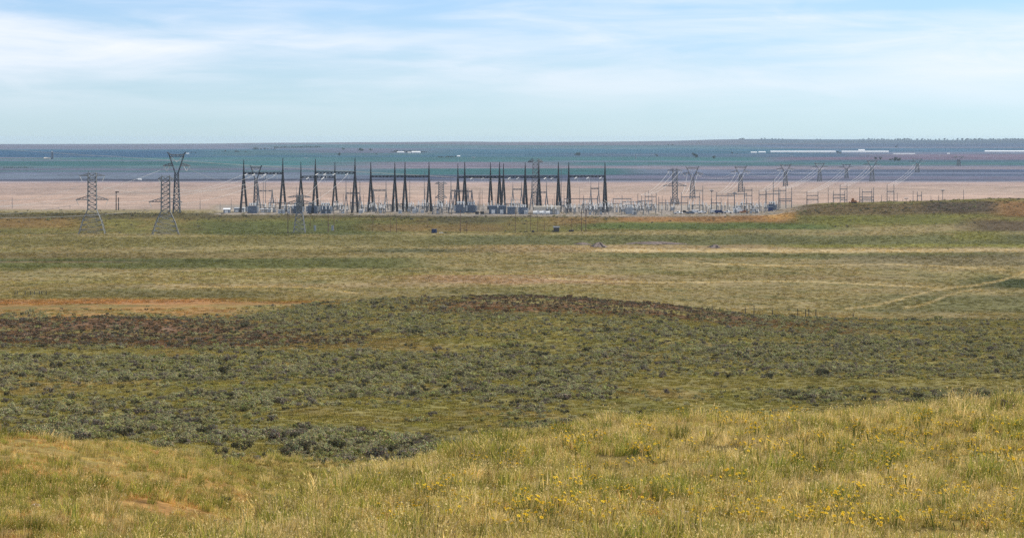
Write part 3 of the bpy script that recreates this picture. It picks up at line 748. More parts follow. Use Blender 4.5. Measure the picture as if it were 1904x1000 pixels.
pE, HE = put(791, 1640, 184); box_pylon(pE, HE, mx(11, 1640), mx(5.5, 1640), mx(9, 1640), mx(14, 1640), 'broad armed pylon behind the middle of the low yard', zw=.22, zl=.52)
pF, HF = put(627.5, 1660, 174.5); box_pylon(pF, HF, mx(9, 1660), mx(6.5, 1660), mx(9, 1660), mx(9, 1660), 'lattice pylon rising above the long gantry beam', zw=.25, zl=.965, ins=False)
pG, HG = put(351, 1345, 213); box_pylon(pG, HG, mx(14, 1345), mx(6, 1345), mx(14, 1345), mx(17, 1345), 'short bluish pylon at the foot of the bank below gantries', zw=.6, zl=.78, ins=False)
pH, HH = put(517, 1620, 199); box_pylon(pH, HH, mx(8, 1620), mx(6.2, 1620), mx(7, 1620), mx(7, 1620), 'small lattice pylon in the gap between two gantry groups', zw=.2, zl=.35, ins=False)
far_py = [(811.5, 1800, 181, 1.1, 'first in the row of receding waisted pylons, beside a broad pylon'), (868, 2000, 180.5, 1.05, 'second in the row of receding waisted pylons, behind the low yard'),
          (920.5, 2250, 178.5, .95, 'third in the row of receding waisted pylons, above the rusty bank end'), (960.5, 2500, 177, .9, 'fourth in the row of receding waisted pylons'),
          (992, 2700, 178.5, .8, 'faint fifth pylon in the receding row'), (1022, 2500, 174, .95, 'waisted pylon behind the steel frame on the right hill'),
          (1075, 3100, 172.5, .9, 'waisted pylon behind the slim poles on the right hill'), (1123.5, 3700, 170, .85, 'far waisted pylon against the pink strip at right'), (1158, 4300, 176, .9, 'faintest waisted pylon near the right edge')]
for (x, Yv, yt, w, lb) in far_py:
    p, H = put(x, Yv, yt); waist_pylon(p, H, lb, 1.0, 0, mx(12.5*w, Yv)/(9.2*H/38), group='row of receding waisted pylons')

# ------------------------------------------------------------------ tall dark gantries
def a_frame(t, p, X, H, zb, dx, dy, w, mat, base=0.):
    """one two-legged column with its lightning spire; X is measured from the gantry's origin"""
    b = MB(); jz = zb*.80
    for s in (-1, 1):
        b.bar((X+s*dx, s*dy, base-.6), (X+s*.32*w, s*.2, jz), w, w*.75); b.bar((X+s*.32*w, s*.2, jz), (X, 0, zb+.7), w*.75, w*.6)
    for f in (.30, .55): b.bar((X-dx*(1-f), -dy*(1-f), base+(jz-base)*f), (X+dx*(1-f), dy*(1-f), base+(jz-base)*f), w*.35)
    c = b.obj('column', mat, t)
    s = MB(); s.bar((X, 0, zb), (X, 0, zb+(H-zb)*.45), w*.72, w*.55); s.bar((X, 0, zb+(H-zb)*.45), (X, 0, H), w*.5, w*.24); s.obj('spire', mat, c)
def gantry(label, Y, xs, ytop, ybeam, hw=3.0, w=.95, mat='dark', strings=(), group='tall dark gantries', rz=0., name='line_gantry', dy=4.5, bw=.9):
    xm = sum(xs)/len(xs); p = at(xm, Y); t = thing(name, label, 'gantry', p, group)
    tops = ytop if isinstance(ytop, (list, tuple)) else [ytop]*len(xs)
    zb = height(p, ybeam)
    for x, yt in zip(xs, tops):
        X = mx(x-xm, Y); g = gz(p.x+X, Y)-p.z
        a_frame(t, p, X, height(p, yt), zb, mx(hw, Y), dy, w*1.15, M[mat], g)
    if len(xs) > 1:
        b = MB(); x0, x1 = mx(min(xs)-xm, Y), mx(max(xs)-xm, Y); n = max(3, int((x1-x0)/2.2))
        for yy in (-.5, .5):
            for zz in (-.55, .35): b.bar((x0, yy, zb+zz*bw/.9), (x1, yy, zb+zz*bw/.9), .38*bw)
        for i in range(n):
            xa = x0+(x1-x0)*i/n; xb = x0+(x1-x0)*(i+1)/n
            for yy in (-.5, .5): b.bar((xa, yy, zb+(-.55 if i % 2 else .35)*bw/.9), (xb, yy, zb+(.35 if i % 2 else -.55)*bw/.9), .24*bw)
        bo = b.obj('beam', M[mat], t)
        for x in strings:
            i = MB(); X = mx(x-xm, Y); insulator(i, (X, -.6, zb-.6), (X-1.6, -3.2, zb-1.5), .32); insulator(i, (X+.4, 0, zb-.6), (X+.4, 0, zb-4), .12); i.obj('insulator', M['insul'], bo)
    return t, p, zb
gt = {}
gt[1] = gantry('leftmost tall dark gantry with two columns framing a waisted pylon', 1490, [285.6, 331.4], [174, 172], 188.4, strings=(290, 299, 312, 324))
gt[2] = gantry('tall dark gantry with the lower beam, second from the left', 1530, [352.6, 392.5], [176, 176], 192.5, 2.6, .85, strings=(362, 380))
gt[3] = gantry('tall dark gantry with the higher beam overlapping the one behind it', 1480, [369.6, 416], [173, 172], 188, 2.9, 1.0, strings=(373, 382, 393, 408))
gt[4] = gantry('four column gantry run standing right of the two overlapping gantries', 1500, [434.5, 462.7, 474.6, 502.7], 176.4, 192, 2.5, .95)
gt[5] = gantry('gantry at the left end of the middle group, behind a short braced frame', 1545, [536.6, 574.8, 590], [178, 176.8, 178], 192.6, 2.3, .85, strings=(554, 567))
gt[6] = gantry('long gantry of the middle group with five columns under one beam', 1500, [544.6, 585.4, 615.5, 631.5, 654.4], [176.4, 176.4, 176.4, 177, 176.2], 192.4, 2.4, 1.0, strings=(598, 608, 640, 648))
gt[7] = gantry('rightmost tall dark gantry with a single bay', 1500, [666.5, 709], [176.6, 176.4], 192, 2.3, 1.0, strings=(676, 690, 705))
for k, (xs, yt, yb, w, lb) in enumerate([((303, 319), (200, 206), 207.7, .5, 'low grey gantry seen under the leftmost tall gantry'), ((405.5, 421.8), (191.5, 195), 210.3, .42, 'low gantry beside the higher tall gantry'),
        ((437.5, 452.4), (205, 193), 207.2, .45, 'low gantry inside the first bay of the four column run'), ((528.5, 548.5), (192, 204), 207.5, .5, 'short braced frame left of the middle group'),
        ((601, 611.2), (198.5, 197.5), 206, .42, 'narrow low gantry between columns of the long gantry'), ((623, 640.5), (195, 195), 209.3, .5, 'low pale beamed gantry below the lattice pylon'),
        ((692.4, 701.6), (197, 197), 205.3, .38, 'narrow low gantry in the rightmost bay'), ((533, 553), (206, 206), 208.4, .55, 'low stout frame at the foot of the middle group')]):
    gantry(lb, 1520+k*3, list(xs), list(yt), yb, 2.4, w, 'midsteel', group='low grey gantries', dy=2.5, bw=.55, name='low_gantry')

# ------------------------------------------------------------------ yard equipment
def pole(x, ybase_dist, ytop, w, mat, label, group, arm=None, name='slim_pole', cat='pole'):
    p = at(x, ybase_dist); H = height(p, ytop); b = MB(); b.bar((0, 0, -.6), (0, 0, H), w, w*.6, 6)
    if arm is None:
        b.bar((0, 0, H*.96), (0, 0, H+.4), w*.9, w*.3, 6)
        o = b.obj(name, M[mat], None, p); tag(o, label, cat, group); return o
    t = thing(name, label, cat, p, group); b.obj('shaft', M[mat], t)
    a = MB(); a.bar((-arm, 0, H*.93), (arm, 0, H*.93), w*.8); a.bar((-arm*.5, 0, H*.93), (0, 0, H*.82), w*.4); a.bar((arm*.5, 0, H*.93), (0, 0, H*.82), w*.4)
    ao = a.obj('crossarm', M[mat], t); i = MB()
    for s in (-1, -.1, 1): i.lathe((s*arm*.9, 0, H*.93+w*.4), [(.12, 0), (.2, .15), (.1, .3), (.2, .45), (.08, .6)], 6)
    i.obj('insulator', M['insul'], ao)
    return t
for x, Yv, yt, w in [(308.5, 1560, 190, .4), (311.2, 1560, 192, .4), (480.2, 1530, 197, .42), (497.2, 1530, 187, .42), (657.6, 1500, 184, .5), (234.5, 1530, 216, .35), (258, 1530, 221, .3), (271, 1530, 217, .3),
                     (14.3, 1560, 216, .4), (69, 1560, 226, .3), (82, 1560, 224, .3), (565, 1515, 207, .35), (510, 1530, 208, .3), (426, 1520, 212, .3)]:
    pole(x, Yv, yt, w, 'midsteel', 'slim grey mast without arms near the tall gantries or along the field edge', 'slim grey masts')
for q in range(46):
    x = random.uniform(300, 715); pole(x, random.uniform(1490, 1590), random.uniform(203, 221), random.uniform(.22, .38), random.choice(['midsteel', 'midsteel', 'dark', 'galv']), 'thin lightning mast rising out of the equipment rows', 'thin lightning masts', name='lightning_mast')
t0 = thing('twin_pole', 'pair of dark poles joined at the top between the two left pylons', 'pole', at(137.5, 1520)); Hh = height(at(137.5, 1520), 208.5)
for s, hh in ((-.75, 1), (.75, .68)):
    b = MB(); b.bar((s, 0, -.5), (s, 0, Hh*hh), .5, .38); b.obj('shaft', M['dark'], t0)
b = MB(); b.bar((-1.3, 0, Hh*.97), (1.0, 0, Hh*.97), .5); b.obj('crossbar', M['dark'], t0)
for x, Yv, yt in [(148.5, 4200, 176), (359, 4600, 172), (555, 4600, 171), (745, 4600, 168), (928, 4800, 170), (1101, 5200, 169)]:
    p, H = put(x, Yv, yt); t = thing('distant_mast', 'thin grey mast far out on the striped farmland', 'mast', p, 'thin masts on the farmland'); b = MB()
    lattice(b, spread(-1, H, 6, .9, .5), .7, .3); b.obj('shaft', M['greybox'], t); c = MB(); c.bar((-4, 0, H*.86), (4, 0, H*.86), .6); c.obj('crossarm', M['greybox'], t)
# right-hand yard: frames of two poles and a bar
def steel_portal(x0, x1, Y, ytop, ybar, label, mat='midsteel', w=.42, bars=(0,), posts=0, group='slim steel frames in the right yard'):
    xm = (x0+x1)/2; p = at(xm, Y); t = thing('steel_portal', label, 'steel portal', p, group); H = height(p, ytop); zb = height(p, ybar); hw = mx((x1-x0)/2, Y)
    for s in (-1, 1): b = MB(); b.bar((s*hw, 0, -.6), (s*hw, 0, H), w, w*.55); b.obj('column', M[mat], t)
    for dz in bars:
        b = MB(); b.bar((-hw, 0, zb-dz), (hw, 0, zb-dz), .36); bo = b.obj('beam', M[mat], t)
    for k in range(posts):
        i = MB(); X = -hw+2*hw*(k+.5)/posts; insulator(i, (X, 0, zb-bars[-1]-.2), (X, 0, zb-bars[-1]-2.2), .16); i.obj('insulator', M['insul'], bo)
fr = [(718.5, 739.5, 1500, 215.8, 216.6, (0,), 3), (747.5, 764, 1515, 211, 219, (0,), 2), (756, 769, 1530, 210, 214, (0,), 2), (772, 786, 1510, 214, 221, (0,), 2), (798.5, 820, 1505, 209.5, 214.6, (0,), 3), (812, 823.6, 1530, 202, 207.4, (0,), 2),
      (833.5, 845, 1505, 216, 221, (0,), 2), (839.6, 860.6, 1505, 209.3, 213.1, (0,), 4), (872.6, 881.2, 1520, 204.4, 207.2, (0, 3.4), 2), (889.5, 897.4, 1500, 207, 212, (0,), 2), (906.2, 921, 1520, 194, 207.6, (0,), 3),
      (912.5, 927.6, 1500, 204.3, 216.8, (0, 1.2), 3), (945.6, 958.6, 1515, 208, 213, (0, 2.6), 4), (976.6, 990, 1520, 207.5, 212, (0, 2.2), 4), (984.6, 992.6, 1540, 201, 206, (0, 7.0), 2), (1010.4, 1021.7, 1500, 205.8, 209.2, (0, 4), 4),
      (1007.6, 1023.8, 1508, 204.2, 214.6, (0, 2.0), 5), (1039.6, 1047.6, 1530, 200.3, 208.6, (0,), 2), (1075, 1080, 1530, 208.6, 213, (0,), 1), (729, 752, 1530, 213, 220, (0,), 3), (780, 806, 1530, 217, 221, (0,), 4), (853, 875, 1528, 210, 211.4, (0,), 3),
      (898, 914, 1530, 206, 211.5, (0,), 2), (684, 700, 1490, 213, 216.6, (0,), 3), (661, 684, 1495, 214, 216.4, (0,), 3)]
for (x0, x1, Yv, yt, yb, bars, posts) in fr:
    zone = 'at the left end of the right yard' if x0 < 770 else 'in the middle of the right yard' if x0 < 870 else 'behind the rusty bank end' if x0 < 940 else 'standing behind the right hill'
    steel_portal(x0, x1, Yv, yt, yb, 'slim two pole steel frame %s' % zone, bars=bars, posts=posts)
for x, Yv, yt in [(970.6, 1515, 204.6), (1051.5, 1530, 210.5), (1062, 1530, 216), (1070, 1530, 208.3), (1091, 1530, 214), (1100, 1530, 213.4), (1104.7, 1530, 206.5), (1129.2, 1540, 207.2), (1033, 1530, 213), (1042, 1540, 215), (1058, 1540, 217), (834, 1530, 206), (861, 1530, 209), (872.3, 1545, 203.3), (776, 1530, 214), (760, 1540, 208)]:
    lab = 'slim dark pole on the skyline of the right hill' if x > 940 else 'slim dark pole among the right yard equipment'
    pole(x, Yv, yt, .42, 'midsteel', lab, 'slim poles of the right yard', arm=(1.3 if int(x) % 3 == 0 else None), name='yard_pole')

def transformer(p, label, mat='slate', s=1., group='large transformers', rz=0.):
    t = thing('transformer', label, 'transformer', p, group, rz); t.scale = (s, s, s)
    b = MB(); b.box((0, 0, .5), (5.2, 3.2, 3.6)); b.box((0, 0, 4.12), (4.8, 2.8, .3)); b.box((0, 0, -.4), (6.0, 4, .88)); b.obj('tank', M[mat], t)
    for sx in (-1, 1):
        r = MB()
        for k in range(7): r.box((sx*(3.1), -1.5+k*.5, .9), (.9, .16, 3.0))
        r.obj('radiator', M['greybox'], t)
    c = MB(); c.bar((-2.2, 0, 5.4), (2.2, 0, 5.4), 1.1, 1.1, 10); c.bar((-1.6, 0, 4.4), (-1.6, 0, 5.3), .3); c.bar((1.6, 0, 4.4), (1.6, 0, 5.3), .3); c.obj('conservator', M['greybox'], t)
    for k in (-1.5, 0, 1.5):
        i = MB(); i.lathe((k, -.9, 4.4), [(.28, 0), (.34, .3), (.2, .5), (.32, .8), (.18, 1.), (.28, 1.3), (.1, 1.5), (.06, 2.4)], 8); i.obj('bushing', M['insul'], t)
    return t
def breaker(p, label, group):
    t = thing('circuit_breaker', label, 'breaker', p, group)
    for k in (-2.4, 0, 2.4):
        b = MB(); b.bar((k-.5, 0, -.4), (k-.4, 0, 2.4), .22); b.bar((k+.5, 0, -.4), (k+.4, 0, 2.4), .22); b.box((k, 0, 2.4), (1.3, .8, .5)); b.obj('stand', M['galv'], t)
        i = MB(); i.lathe((k, 0, 2.9), [(.22, 0), (.34, .2), (.2, .5), (.34, .8), (.2, 1.1), (.34, 1.4), (.2, 1.7), (.32, 2.), (.16, 2.3)], 8); i.obj('insulator', M['insul'], t)
    b = MB(); b.box((0, -.8, .3), (1.2, .7, 1.5)); b.obj('control_box', M['greybox'], t)
    return t
def switch(p, label, group):
    t = thing('disconnect_switch', label, 'switch', p, group)
    f = MB()
    for k in (-3, 3): f.bar((k, 0, -.4), (k, 0, 4.2), .3)
    f.bar((-3.4, 0, 4.2), (3.4, 0, 4.2), .35); f.bar((-3, 0, 1.0), (3, 0, 4.0), .14); f.bar((3, 0, 1.0), (-3, 0, 4.0), .14); f.obj('frame', M['galv'], t)
    for k in (-2.6, -1, 1, 2.6):
        i = MB(); insulator(i, (k, 0, 4.4), (k, 0, 6.6), .2); i.obj('insulator', M['insul'], t)
    b = MB(); b.bar((-2.6, 0, 6.7), (-.1, 0, 7.1), .14); b.bar((2.6, 0, 6.7), (.1, 0, 8.4), .14); b.obj('blade', M['wire'], t)
    return t
def bus_support(p, label, group):
    t = thing('bus_support', label, 'insulator post', p, group)
    b = MB(); b.bar((0, 0, -.4), (0, 0, 3.4), .32, .26); b.box((0, 0, 3.4), (.7, .7, .15)); b.obj('stand', M['galv'], t)
    i = MB(); i.lathe((0, 0, 3.55), [(.2, 0), (.3, .2), (.16, .5), (.28, .9), (.14, 1.3), (.26, 1.7), (.12, 2.1)], 8); i.obj('insulator', M['insul'], t)
    return t
def cabinet(p, label, group, mat='white', d=(2.2, 1.4, 2.6)):
    t = thing('equipment_cabinet', label, 'cabinet', p, group)
    b = MB(); b.box((0, 0, -.3), (d[0], d[1], d[2])); b.box((0, 0, d[2]-.28), (d[0]+.2, d[1]+.2, .12)); b.obj('housing', M[mat], t)
    c = MB()
    for s in (-1, 1): c.box((s*d[0]*.24, -d[1]/2-.02, .1), (d[0]*.42, .04, d[2]-.75))
    c.obj('door', M['greybox'], t)
    return t
lb = {'b': 'grey circuit breaker with three pale insulators in the equipment rows', 's': 'disconnect switch on a steel frame in the equipment rows', 'p': 'single insulator post on a steel stand in the equipment rows', 'c': 'small pale cabinet on the gravel of the yard'}
ptt = {'b': breaker(at(440, 1500), lb['b'], 'circuit breakers in the yard'), 's': switch(at(452, 1510), lb['s'], 'disconnect switches in the yard'), 'p': bus_support(at(447, 1480), lb['p'], 'insulator posts in the yard'), 'c': cabinet(at(469, 1476), lb['c'], 'small pale cabinets')}
n_eq = {'b': 38, 's': 34, 'p': 110, 'c': 20}
for kd, nn in n_eq.items():
    for q in range(nn):
        if kd == 'p': x = random.choice([random.uniform(424, 530), random.uniform(540, 720), random.uniform(720, 912)])
        elif kd == 'c': x = random.uniform(300, 908)
        else: x = random.choice([random.uniform(300, 530), random.uniform(540, 720), random.uniform(660, 912)])
        Yv = random.choice([1472, 1484, 1496, 1508, 1522, 1540])+random.uniform(-2, 2)
        s = random.uniform(.85, 1.15)
        dup(ptt[kd], at(x, Yv), random.choice([0, 0, .25, -.2]), scale=(s, s, s))
for x, Yv, mat, s, l in [(296, 1475, 'slate', 1.05, 'blue grey transformer under the leftmost tall gantry'), (349, 1474, 'slate', 1.1, 'blue grey transformer left of a row of three'), (366, 1478, 'slate', 1.1, 'blue grey transformer in the middle of a row of three'),
                     (382, 1474, 'slate', 1.1, 'blue grey transformer at the right of a row of three'), (613, 1474, 'slate', .95, 'dark transformer left of the long cream building'), (540, 1490, 'slate', 1.2, 'dark transformer below the middle gantry group'), (552, 1494, 'slate', 1.1, 'dark transformer at the foot of the long gantry'),
                     (738, 1482, 'greybox', .9, 'grey transformer at the left of the right yard'), (905, 1510, 'slate', .9, 'dark transformer behind the rusty end of the bank')]:
    transformer(at(x, Yv), l, mat, s)
def shed(x, Yv, wpx, hpx, dep, wall, roof, label, name='equipment_shed', flat=False, doors=0):
    p = at(x, Yv); t = thing(name, label, 'building', p); w, h = mx(wpx, Yv), my(hpx, Yv)
    b = MB(); b.box((0, 0, -.8), (w, dep, h+.8-(0 if flat else h*.22))); b.obj('wall', M[wall], t)
    r = MB()
    if flat: r.box((0, 0, h+.003), (w+.5, dep+.5, .4))
    else: r.gable((0, 0, h*.78+.003), (w, dep), h*.22+.2, .3)
    r.obj('roof', M[roof], t)
    for k in range(doors):
        d = MB(); d.box((-w/2+w*(k+.5)/doors, -dep/2-.05, 0), (min(2.2, w/doors*.6), .1, h*.55)); d.obj('door', M['white'], t)
shed(266, 1478, 7, 5, 6, 'slate', 'white_roof', 'small dark shed with a white roof at the left end of the yard', doors=1)
shed(281, 1492, 12, 4, 7, 'greybox', 'white_roof', 'long low grey shed beside the small dark shed', flat=True, doors=2)
shed(312, 1490, 13, 3, 6, 'cream', 'white_roof', 'low cream shed under the leftmost gantry bay', flat=True, doors=2)
shed(641, 1478, 31, 7.5, 10, 'cream', 'cream', 'long cream control building with white doors', 'control_building', True, 4)
shed(583, 1480, 20, 8, 8, 'slate', 'slate', 'blue grey switchgear building below the long gantry', 'switchgear_building', True, 2)
shed(599, 1474, 9, 7, 6, 'slate', 'slate', 'dark blue shed at the right end of the switchgear building', flat=True)
shed(903, 1495, 5, 4, 4, 'blue', 'slate', 'tiny dark blue shed at the right end of the yard', flat=True)
shed(402, 1476, 3.4, 3.2, 3, 'cream', 'white_roof', 'tiny pale hut below the higher gantry', flat=True, doors=1)
for k, x in enumerate([327.5, 332.5, 338]):
    cabinet(at(x, 1470), ['left of three tall white cabinets under a gantry leg', 'middle of three tall white cabinets under a gantry leg', 'right of three tall white cabinets under a gantry leg'][k], 'three tall white cabinets', 'white', (mx(3, 1470), 1.6, my(5, 1470)))
def tank(x, Yv, r, L, label, mat='white'):
    p = at(x, Yv); t = thing('storage_tank', label, 'tank', p); b = MB(); b.bar((-L/2, 0, r+.5), (L/2, 0, r+.5), r*2, r*2, 12); b.obj('shell', M[mat], t)
    s = MB(); s.box((-L*.3, 0, -.4), (.4, r*1.5, .9+r*.35)); s.box((L*.3, 0, -.4), (.4, r*1.5, .9+r*.35)); s.obj('saddle', M['greybox'], t)
for x, l in ((627, 'left of three white tanks in front of the cream building'), (634.5, 'middle of three white tanks in front of the cream building'), (642, 'right of three white tanks in front of the cream building')): tank(x, 1463, 1.0, 2.6, l)
for x, l in ((559, 'left dark drum below the long gantry'), (565, 'right dark drum below the long gantry')): tank(x, 1464, .9, 2.2, l, 'black')
# vehicles parked at the edge of the right yard
def pickup(x, Yv, mat, label, van=False, rz=0.):
    p = at(x, Yv); t = thing('van' if van else 'pickup_truck', label, 'van' if van else 'pickup', p, 'vehicles parked in the right yard', rz)
    b = MB()
    prof = [(-2.7, .5), (2.7, .5), (2.7, 1.05), (1.4, 1.15), (.9, 1.85), (-.5, 1.85), (-.7, 1.1), (-2.7, 1.1)] if not van else [(-2.7, .5), (2.7, .5), (2.7, 1.1), (2.0, 1.3), (1.5, 2.2), (-2.7, 2.25)]
    n = len(prof); v0 = len(b.v)
    for yy in (-.95, .95): b.v += [(x_, yy, z_) for x_, z_ in prof]
    b.f += [tuple(range(n)), tuple(range(2*n-1, n-1, -1))] + [(k, n+k, n+(k+1) % n, (k+1) % n) for k in range(n)]; b.c += [None]*(2*n)
    b.obj('body', M[mat], t)
    for sx in (-1.7, 1.7):
        for sy in (-.9, .9): w = MB(); w.bar((sx, sy-.13, .38), (sx, sy+.13, .38), .78, .78, 12); w.obj('wheel', M['black'], t)
    g = MB(); g.box((.1 if not van else 1.0, 0, 1.22), (1.0, 1.93, .5)); g.obj('window', M['glass'], t)
for x, Yv, mt, van, l in [(795, 1478, 'white', 0, 'white pickup at the left of the parked vehicles'), (801.5, 1484, 'black', 0, 'dark pickup among the parked vehicles in the right yard'), (809, 1478, 'slate', 0, 'slate coloured pickup beside the dark one'), (815.5, 1482, 'white', 1, 'white van in the middle of the parked vehicles'),
                          (823, 1480, 'white', 0, 'white pickup beside the white van'), (837, 1480, 'white', 1, 'white van standing apart right of the others'), (843, 1478, 'blue', 1, 'dark blue van beside the white van standing apart'), (853, 1480, 'white', 0, 'white pickup right of the dark blue van'), (868, 1482, 'white', 1, 'white van near the rusty bank'), (872, 1478, 'orange', 0, 'rusty orange pickup near the bank edge'), (884, 1482, 'white', 1, 'rightmost white van of the parked row')]:
    pickup(x, Yv, mt, l, bool(van), random.choice([0, .3, 2.9]))
# orange machine on the right hill
p = at(1000.5, 1492); t = thing('bulldozer', 'orange brown bulldozer on the skyline of the right hill', 'bulldozer', p)
b = MB(); b.box((0, 0, .7), (3.4, 1.6, 1.2)); b.box((-.6, 0, 1.9), (1.5, 1.4, 1.3), .9); b.obj('body', M['orange'], t)
for s in (-1, 1): c = MB(); c.box((0, s*1.1, -.1), (3.8, .5, .85), .85); c.obj('track', M['black'], t)
c = MB(); c.box((-2.7, 0, .1), (.25, 3.2, 1.2)); c.bar((-2.6, -.9, .5), (-.5, -.9, .6), .2); c.bar((-2.6, .9, .5), (-.5, .9, .6), .2); c.obj('blade', M['orange'], t)
c = MB(); c.bar((1.2, 0, 1.4), (3.6, 0, .4), .4, .2); c.obj('ripper', M['orange'], t)
# blue trailer box and small things at the foot of the bank
p = at(508.8, 1338); t = thing('storage_container', 'dark blue storage container alone at the foot of the bank', 'container', p)
b = MB(); b.box((0, 0, .1), (mx(6.2, 1338), 2.4, my(4.2, 1338)))
for k in range(9): b.box((-1.35+k*.34, -1.25, .25), (.14, .1, my(4.2, 1338)-.4))
b.obj('shell', M['blue'], t); d = MB(); d.box((1.515, 0, .2), (.06, 2.2, 1.9)); d.obj('door', M['slate'], t)
p = at(517, 1336); t = thing('water_trough', 'small white trough right of the blue container', 'trough', p); b = MB(); b.box((0, 0, -.1), (2.2, 1, .6), 1.1); b.obj('basin', M['white'], t)
p = at(652, 1344); t = thing('corral_hut', 'small weathered hut among the brown poles below the yard', 'hut', p); b = MB(); b.box((0, 0, -.3), (3.2, 2.6, 2.9)); b.obj('wall', M['oldwood'], t); b = MB(); b.gable((0, 0, 2.6), (3.2, 2.6), .7); b.obj('roof', M['midsteel'], t)
for x, l in ((668, 'left of two dark bales among brown poles'), (671, 'right of two dark bales among brown poles'), (624.5, 'dark bale near the bank foot left of the hut')):
    p = at(x, 1342); b = MB(); b.bar((-.7, 0, .6), (.7, 0, .6), 1.3, 1.3, 12); tag(b.obj('hay_bale', M['bark'], None, p), l, 'bale')
# timber poles on the slope below the yard
for x, Yv, yt, w, arm in [(337.4, 1340, 231, .5, None), (384.6, 1352, 234, .5, None), (391.4, 1350, 231, .45, None), (437, 1352, 237, .3, None), (457.4, 1340, 235, .32, None), (464.5, 1340, 236, .32, None), (539.5, 1342, 229, .4, None), (547, 1342, 240, .32, None), (604, 1344, 231, .32, None),
                     (617.5, 1344, 240, .3, None), (621.5, 1352, 233, .34, None), (630, 1346, 239, .3, None), (638, 1350, 241, .3, None), (669.5, 1350, 240, .3, None), (681.5, 1346, 231, .42, None), (686.6, 1346, 227, .5, None), (572, 1342, 246, .25, None), (363.5, 1380, 238, .35, None), (500.5, 1380, 240, .3, None), (676, 1350, 243, .3, None)]:
    pole(x, Yv, yt, w, 'wood', 'brown timber pole on the slope below the left of the yard' if x < 480 else 'red brown timber pole on the slope below the middle gantries', 'timber poles on the slope', arm, 'timber_pole')
for x in (369, 389.6): 
    cabinet(at(x, 1362), 'pale box on a stand among the brown poles, %s' % ('left' if x < 380 else 'right'), 'pale boxes among the poles', 'greybox', (1.2, 1, 3.2))
# gravel heaps
def heap(x, Yv, wpx, hpx, dep, label, sd):
    p = at(x, Yv); b = MB(); w, h = mx(wpx, Yv)/2, my(hpx, Yv); nr_, na = 8, 26; r = random.Random(sd); ph = [r.uniform(-.3, .3) for _ in range(na)]; jj = [[r.uniform(-.16, .16) for _ in range(na)] for _ in range(nr_+1)]
    for i in range(nr_+1):
        t = i/nr_
        for k in range(na):
            a = 2*math.pi*k/na; q = 1-t; b.v.append((w*q*(1+ph[k])*math.cos(a), dep*q*(1+ph[k])*math.sin(a), -.5+(h+.5)*(1-q**1.35)*(1+(.18*math.sin(3*a+sd)+jj[i][k]*2)*q)))
    for i in range(nr_):
        for k in range(na): k2 = (k+1) % na; b.f.append((i*na+k, i*na+k2, (i+1)*na+k2, (i+1)*na+k))
    b.c = [None]*len(b.v); tag(b.obj('gravel_heap', M['heap'], None, p), label, 'gravel heap')
heap(702, 1150, 24, 5.2, 9, 'pale pointed gravel heap in front of the long dark heap', 3); heap(766, 1190, 96, 3.0, 9, 'long low dark gravel heap right of the pointed one', 5); heap(838, 1150, 20, 3.4, 8, 'small gravel heap right of the long low heap', 7); heap(683, 1175, 28, 2.4, 6, 'low gravel heap left of the pointed one', 9)
# fence posts and little bushes
for grp, l, pts in (('fence posts right of the dark ridge', 'weathered fence post right of the dark ridge', [(834.5, 566, 334.5), (844, 570, 335), (873.5, 572, 335.5), (883.5, 572, 334), (935, 578, 336.5), (944, 578, 337), (948, 580, 336.5), (956, 580, 337), (1000, 620, 341), (905, 575, 338)]),
                    ('fence posts left behind the orange soil', 'weathered fence post behind the orange soil at left', [(17.5, 665, 319.5), (20, 665, 320), (29.5, 665, 318.8), (36, 668, 321), (40.5, 668, 320.5), (46, 668, 321), (49, 668, 321), (54, 668, 320.5)])):
    for x, Yv, yt in pts:
        p = at(x, Yv); H = max(1.1, height(p, yt)); b = MB(); b.bar((0, 0, -.4), (random.uniform(-.08, .08), 0, H), .26, .2, 6); b.bar((0, 0, H*.98), (0, 0, H+.03), .2, .14, 6); tag(b.obj('fence_post', M['oldwood'], None, p), l, 'fence post', grp)

# ------------------------------------------------------------------ conductors
def wire(p, q, sag, r, label, group):
    p, q = Vector(p), Vector(q); b = MB(); n = 16; pts = []
    for i in range(n+1):
        t = i/n; v = p.lerp(q, t); v.z -= sag*4*t*(1-t); pts.append(v)
    for i in range(n): b.bar(pts[i]-p, pts[i+1]-p, r*2, r*2, 4)
    tag(b.obj('power_line', M['wire'], None, p), label, 'power line', group)
def pt(x, y, Y): return Vector(((x-CX)/FX*Y, Y, CAMZ-(y-Y0)/FY*Y))
gl = 'power lines left of the tall gantries'
W = [((-60, 214, 1280), (94.5, 202.5, 1335), 5, 'upper line running off to the left from the leftmost broad pylon'), ((-60, 231, 1300), (91, 222, 1335), 3, 'lower line running off to the left from the leftmost broad pylon'),
     ((-60, 226, 1250), (176, 205, 1322), 3, 'upper line running off to the left from the second broad pylon'), ((-60, 236, 1250), (175, 229, 1322), 2, 'lower line running off to the left from the second broad pylon'),
     ((-60, 226, 1300), (194, 183, 1475), 7, 'line sweeping down left from the slender pylon'), ((222, 184, 1475), (369.6, 189, 1480), 9, 'line from the slender pylon to the higher gantry'),
     ((120, 203, 1335), (286, 189.5, 1490), 8, 'upper line from the leftmost broad pylon to the first gantry'), ((126, 221, 1335), (300, 190.5, 1490), 4, 'lower line from the leftmost broad pylon to the first gantry'),
     ((204, 205, 1322), (312, 190.5, 1490), 5, 'upper line from the second broad pylon to the first gantry'), ((213, 222, 1322), (324, 190.5, 1490), 3, 'lower line from the second broad pylon to the first gantry'),
     ((357, 214, 1345), (382, 189.5, 1480), 1, 'line from the short bluish pylon up to the higher gantry'), ((366, 220, 1345), (408, 189.5, 1480), 1.5, 'second line from the short bluish pylon up to the higher gantry')]
for a, b_, s, l in W: wire(pt(*a), pt(*b_), s, .045, l, gl)
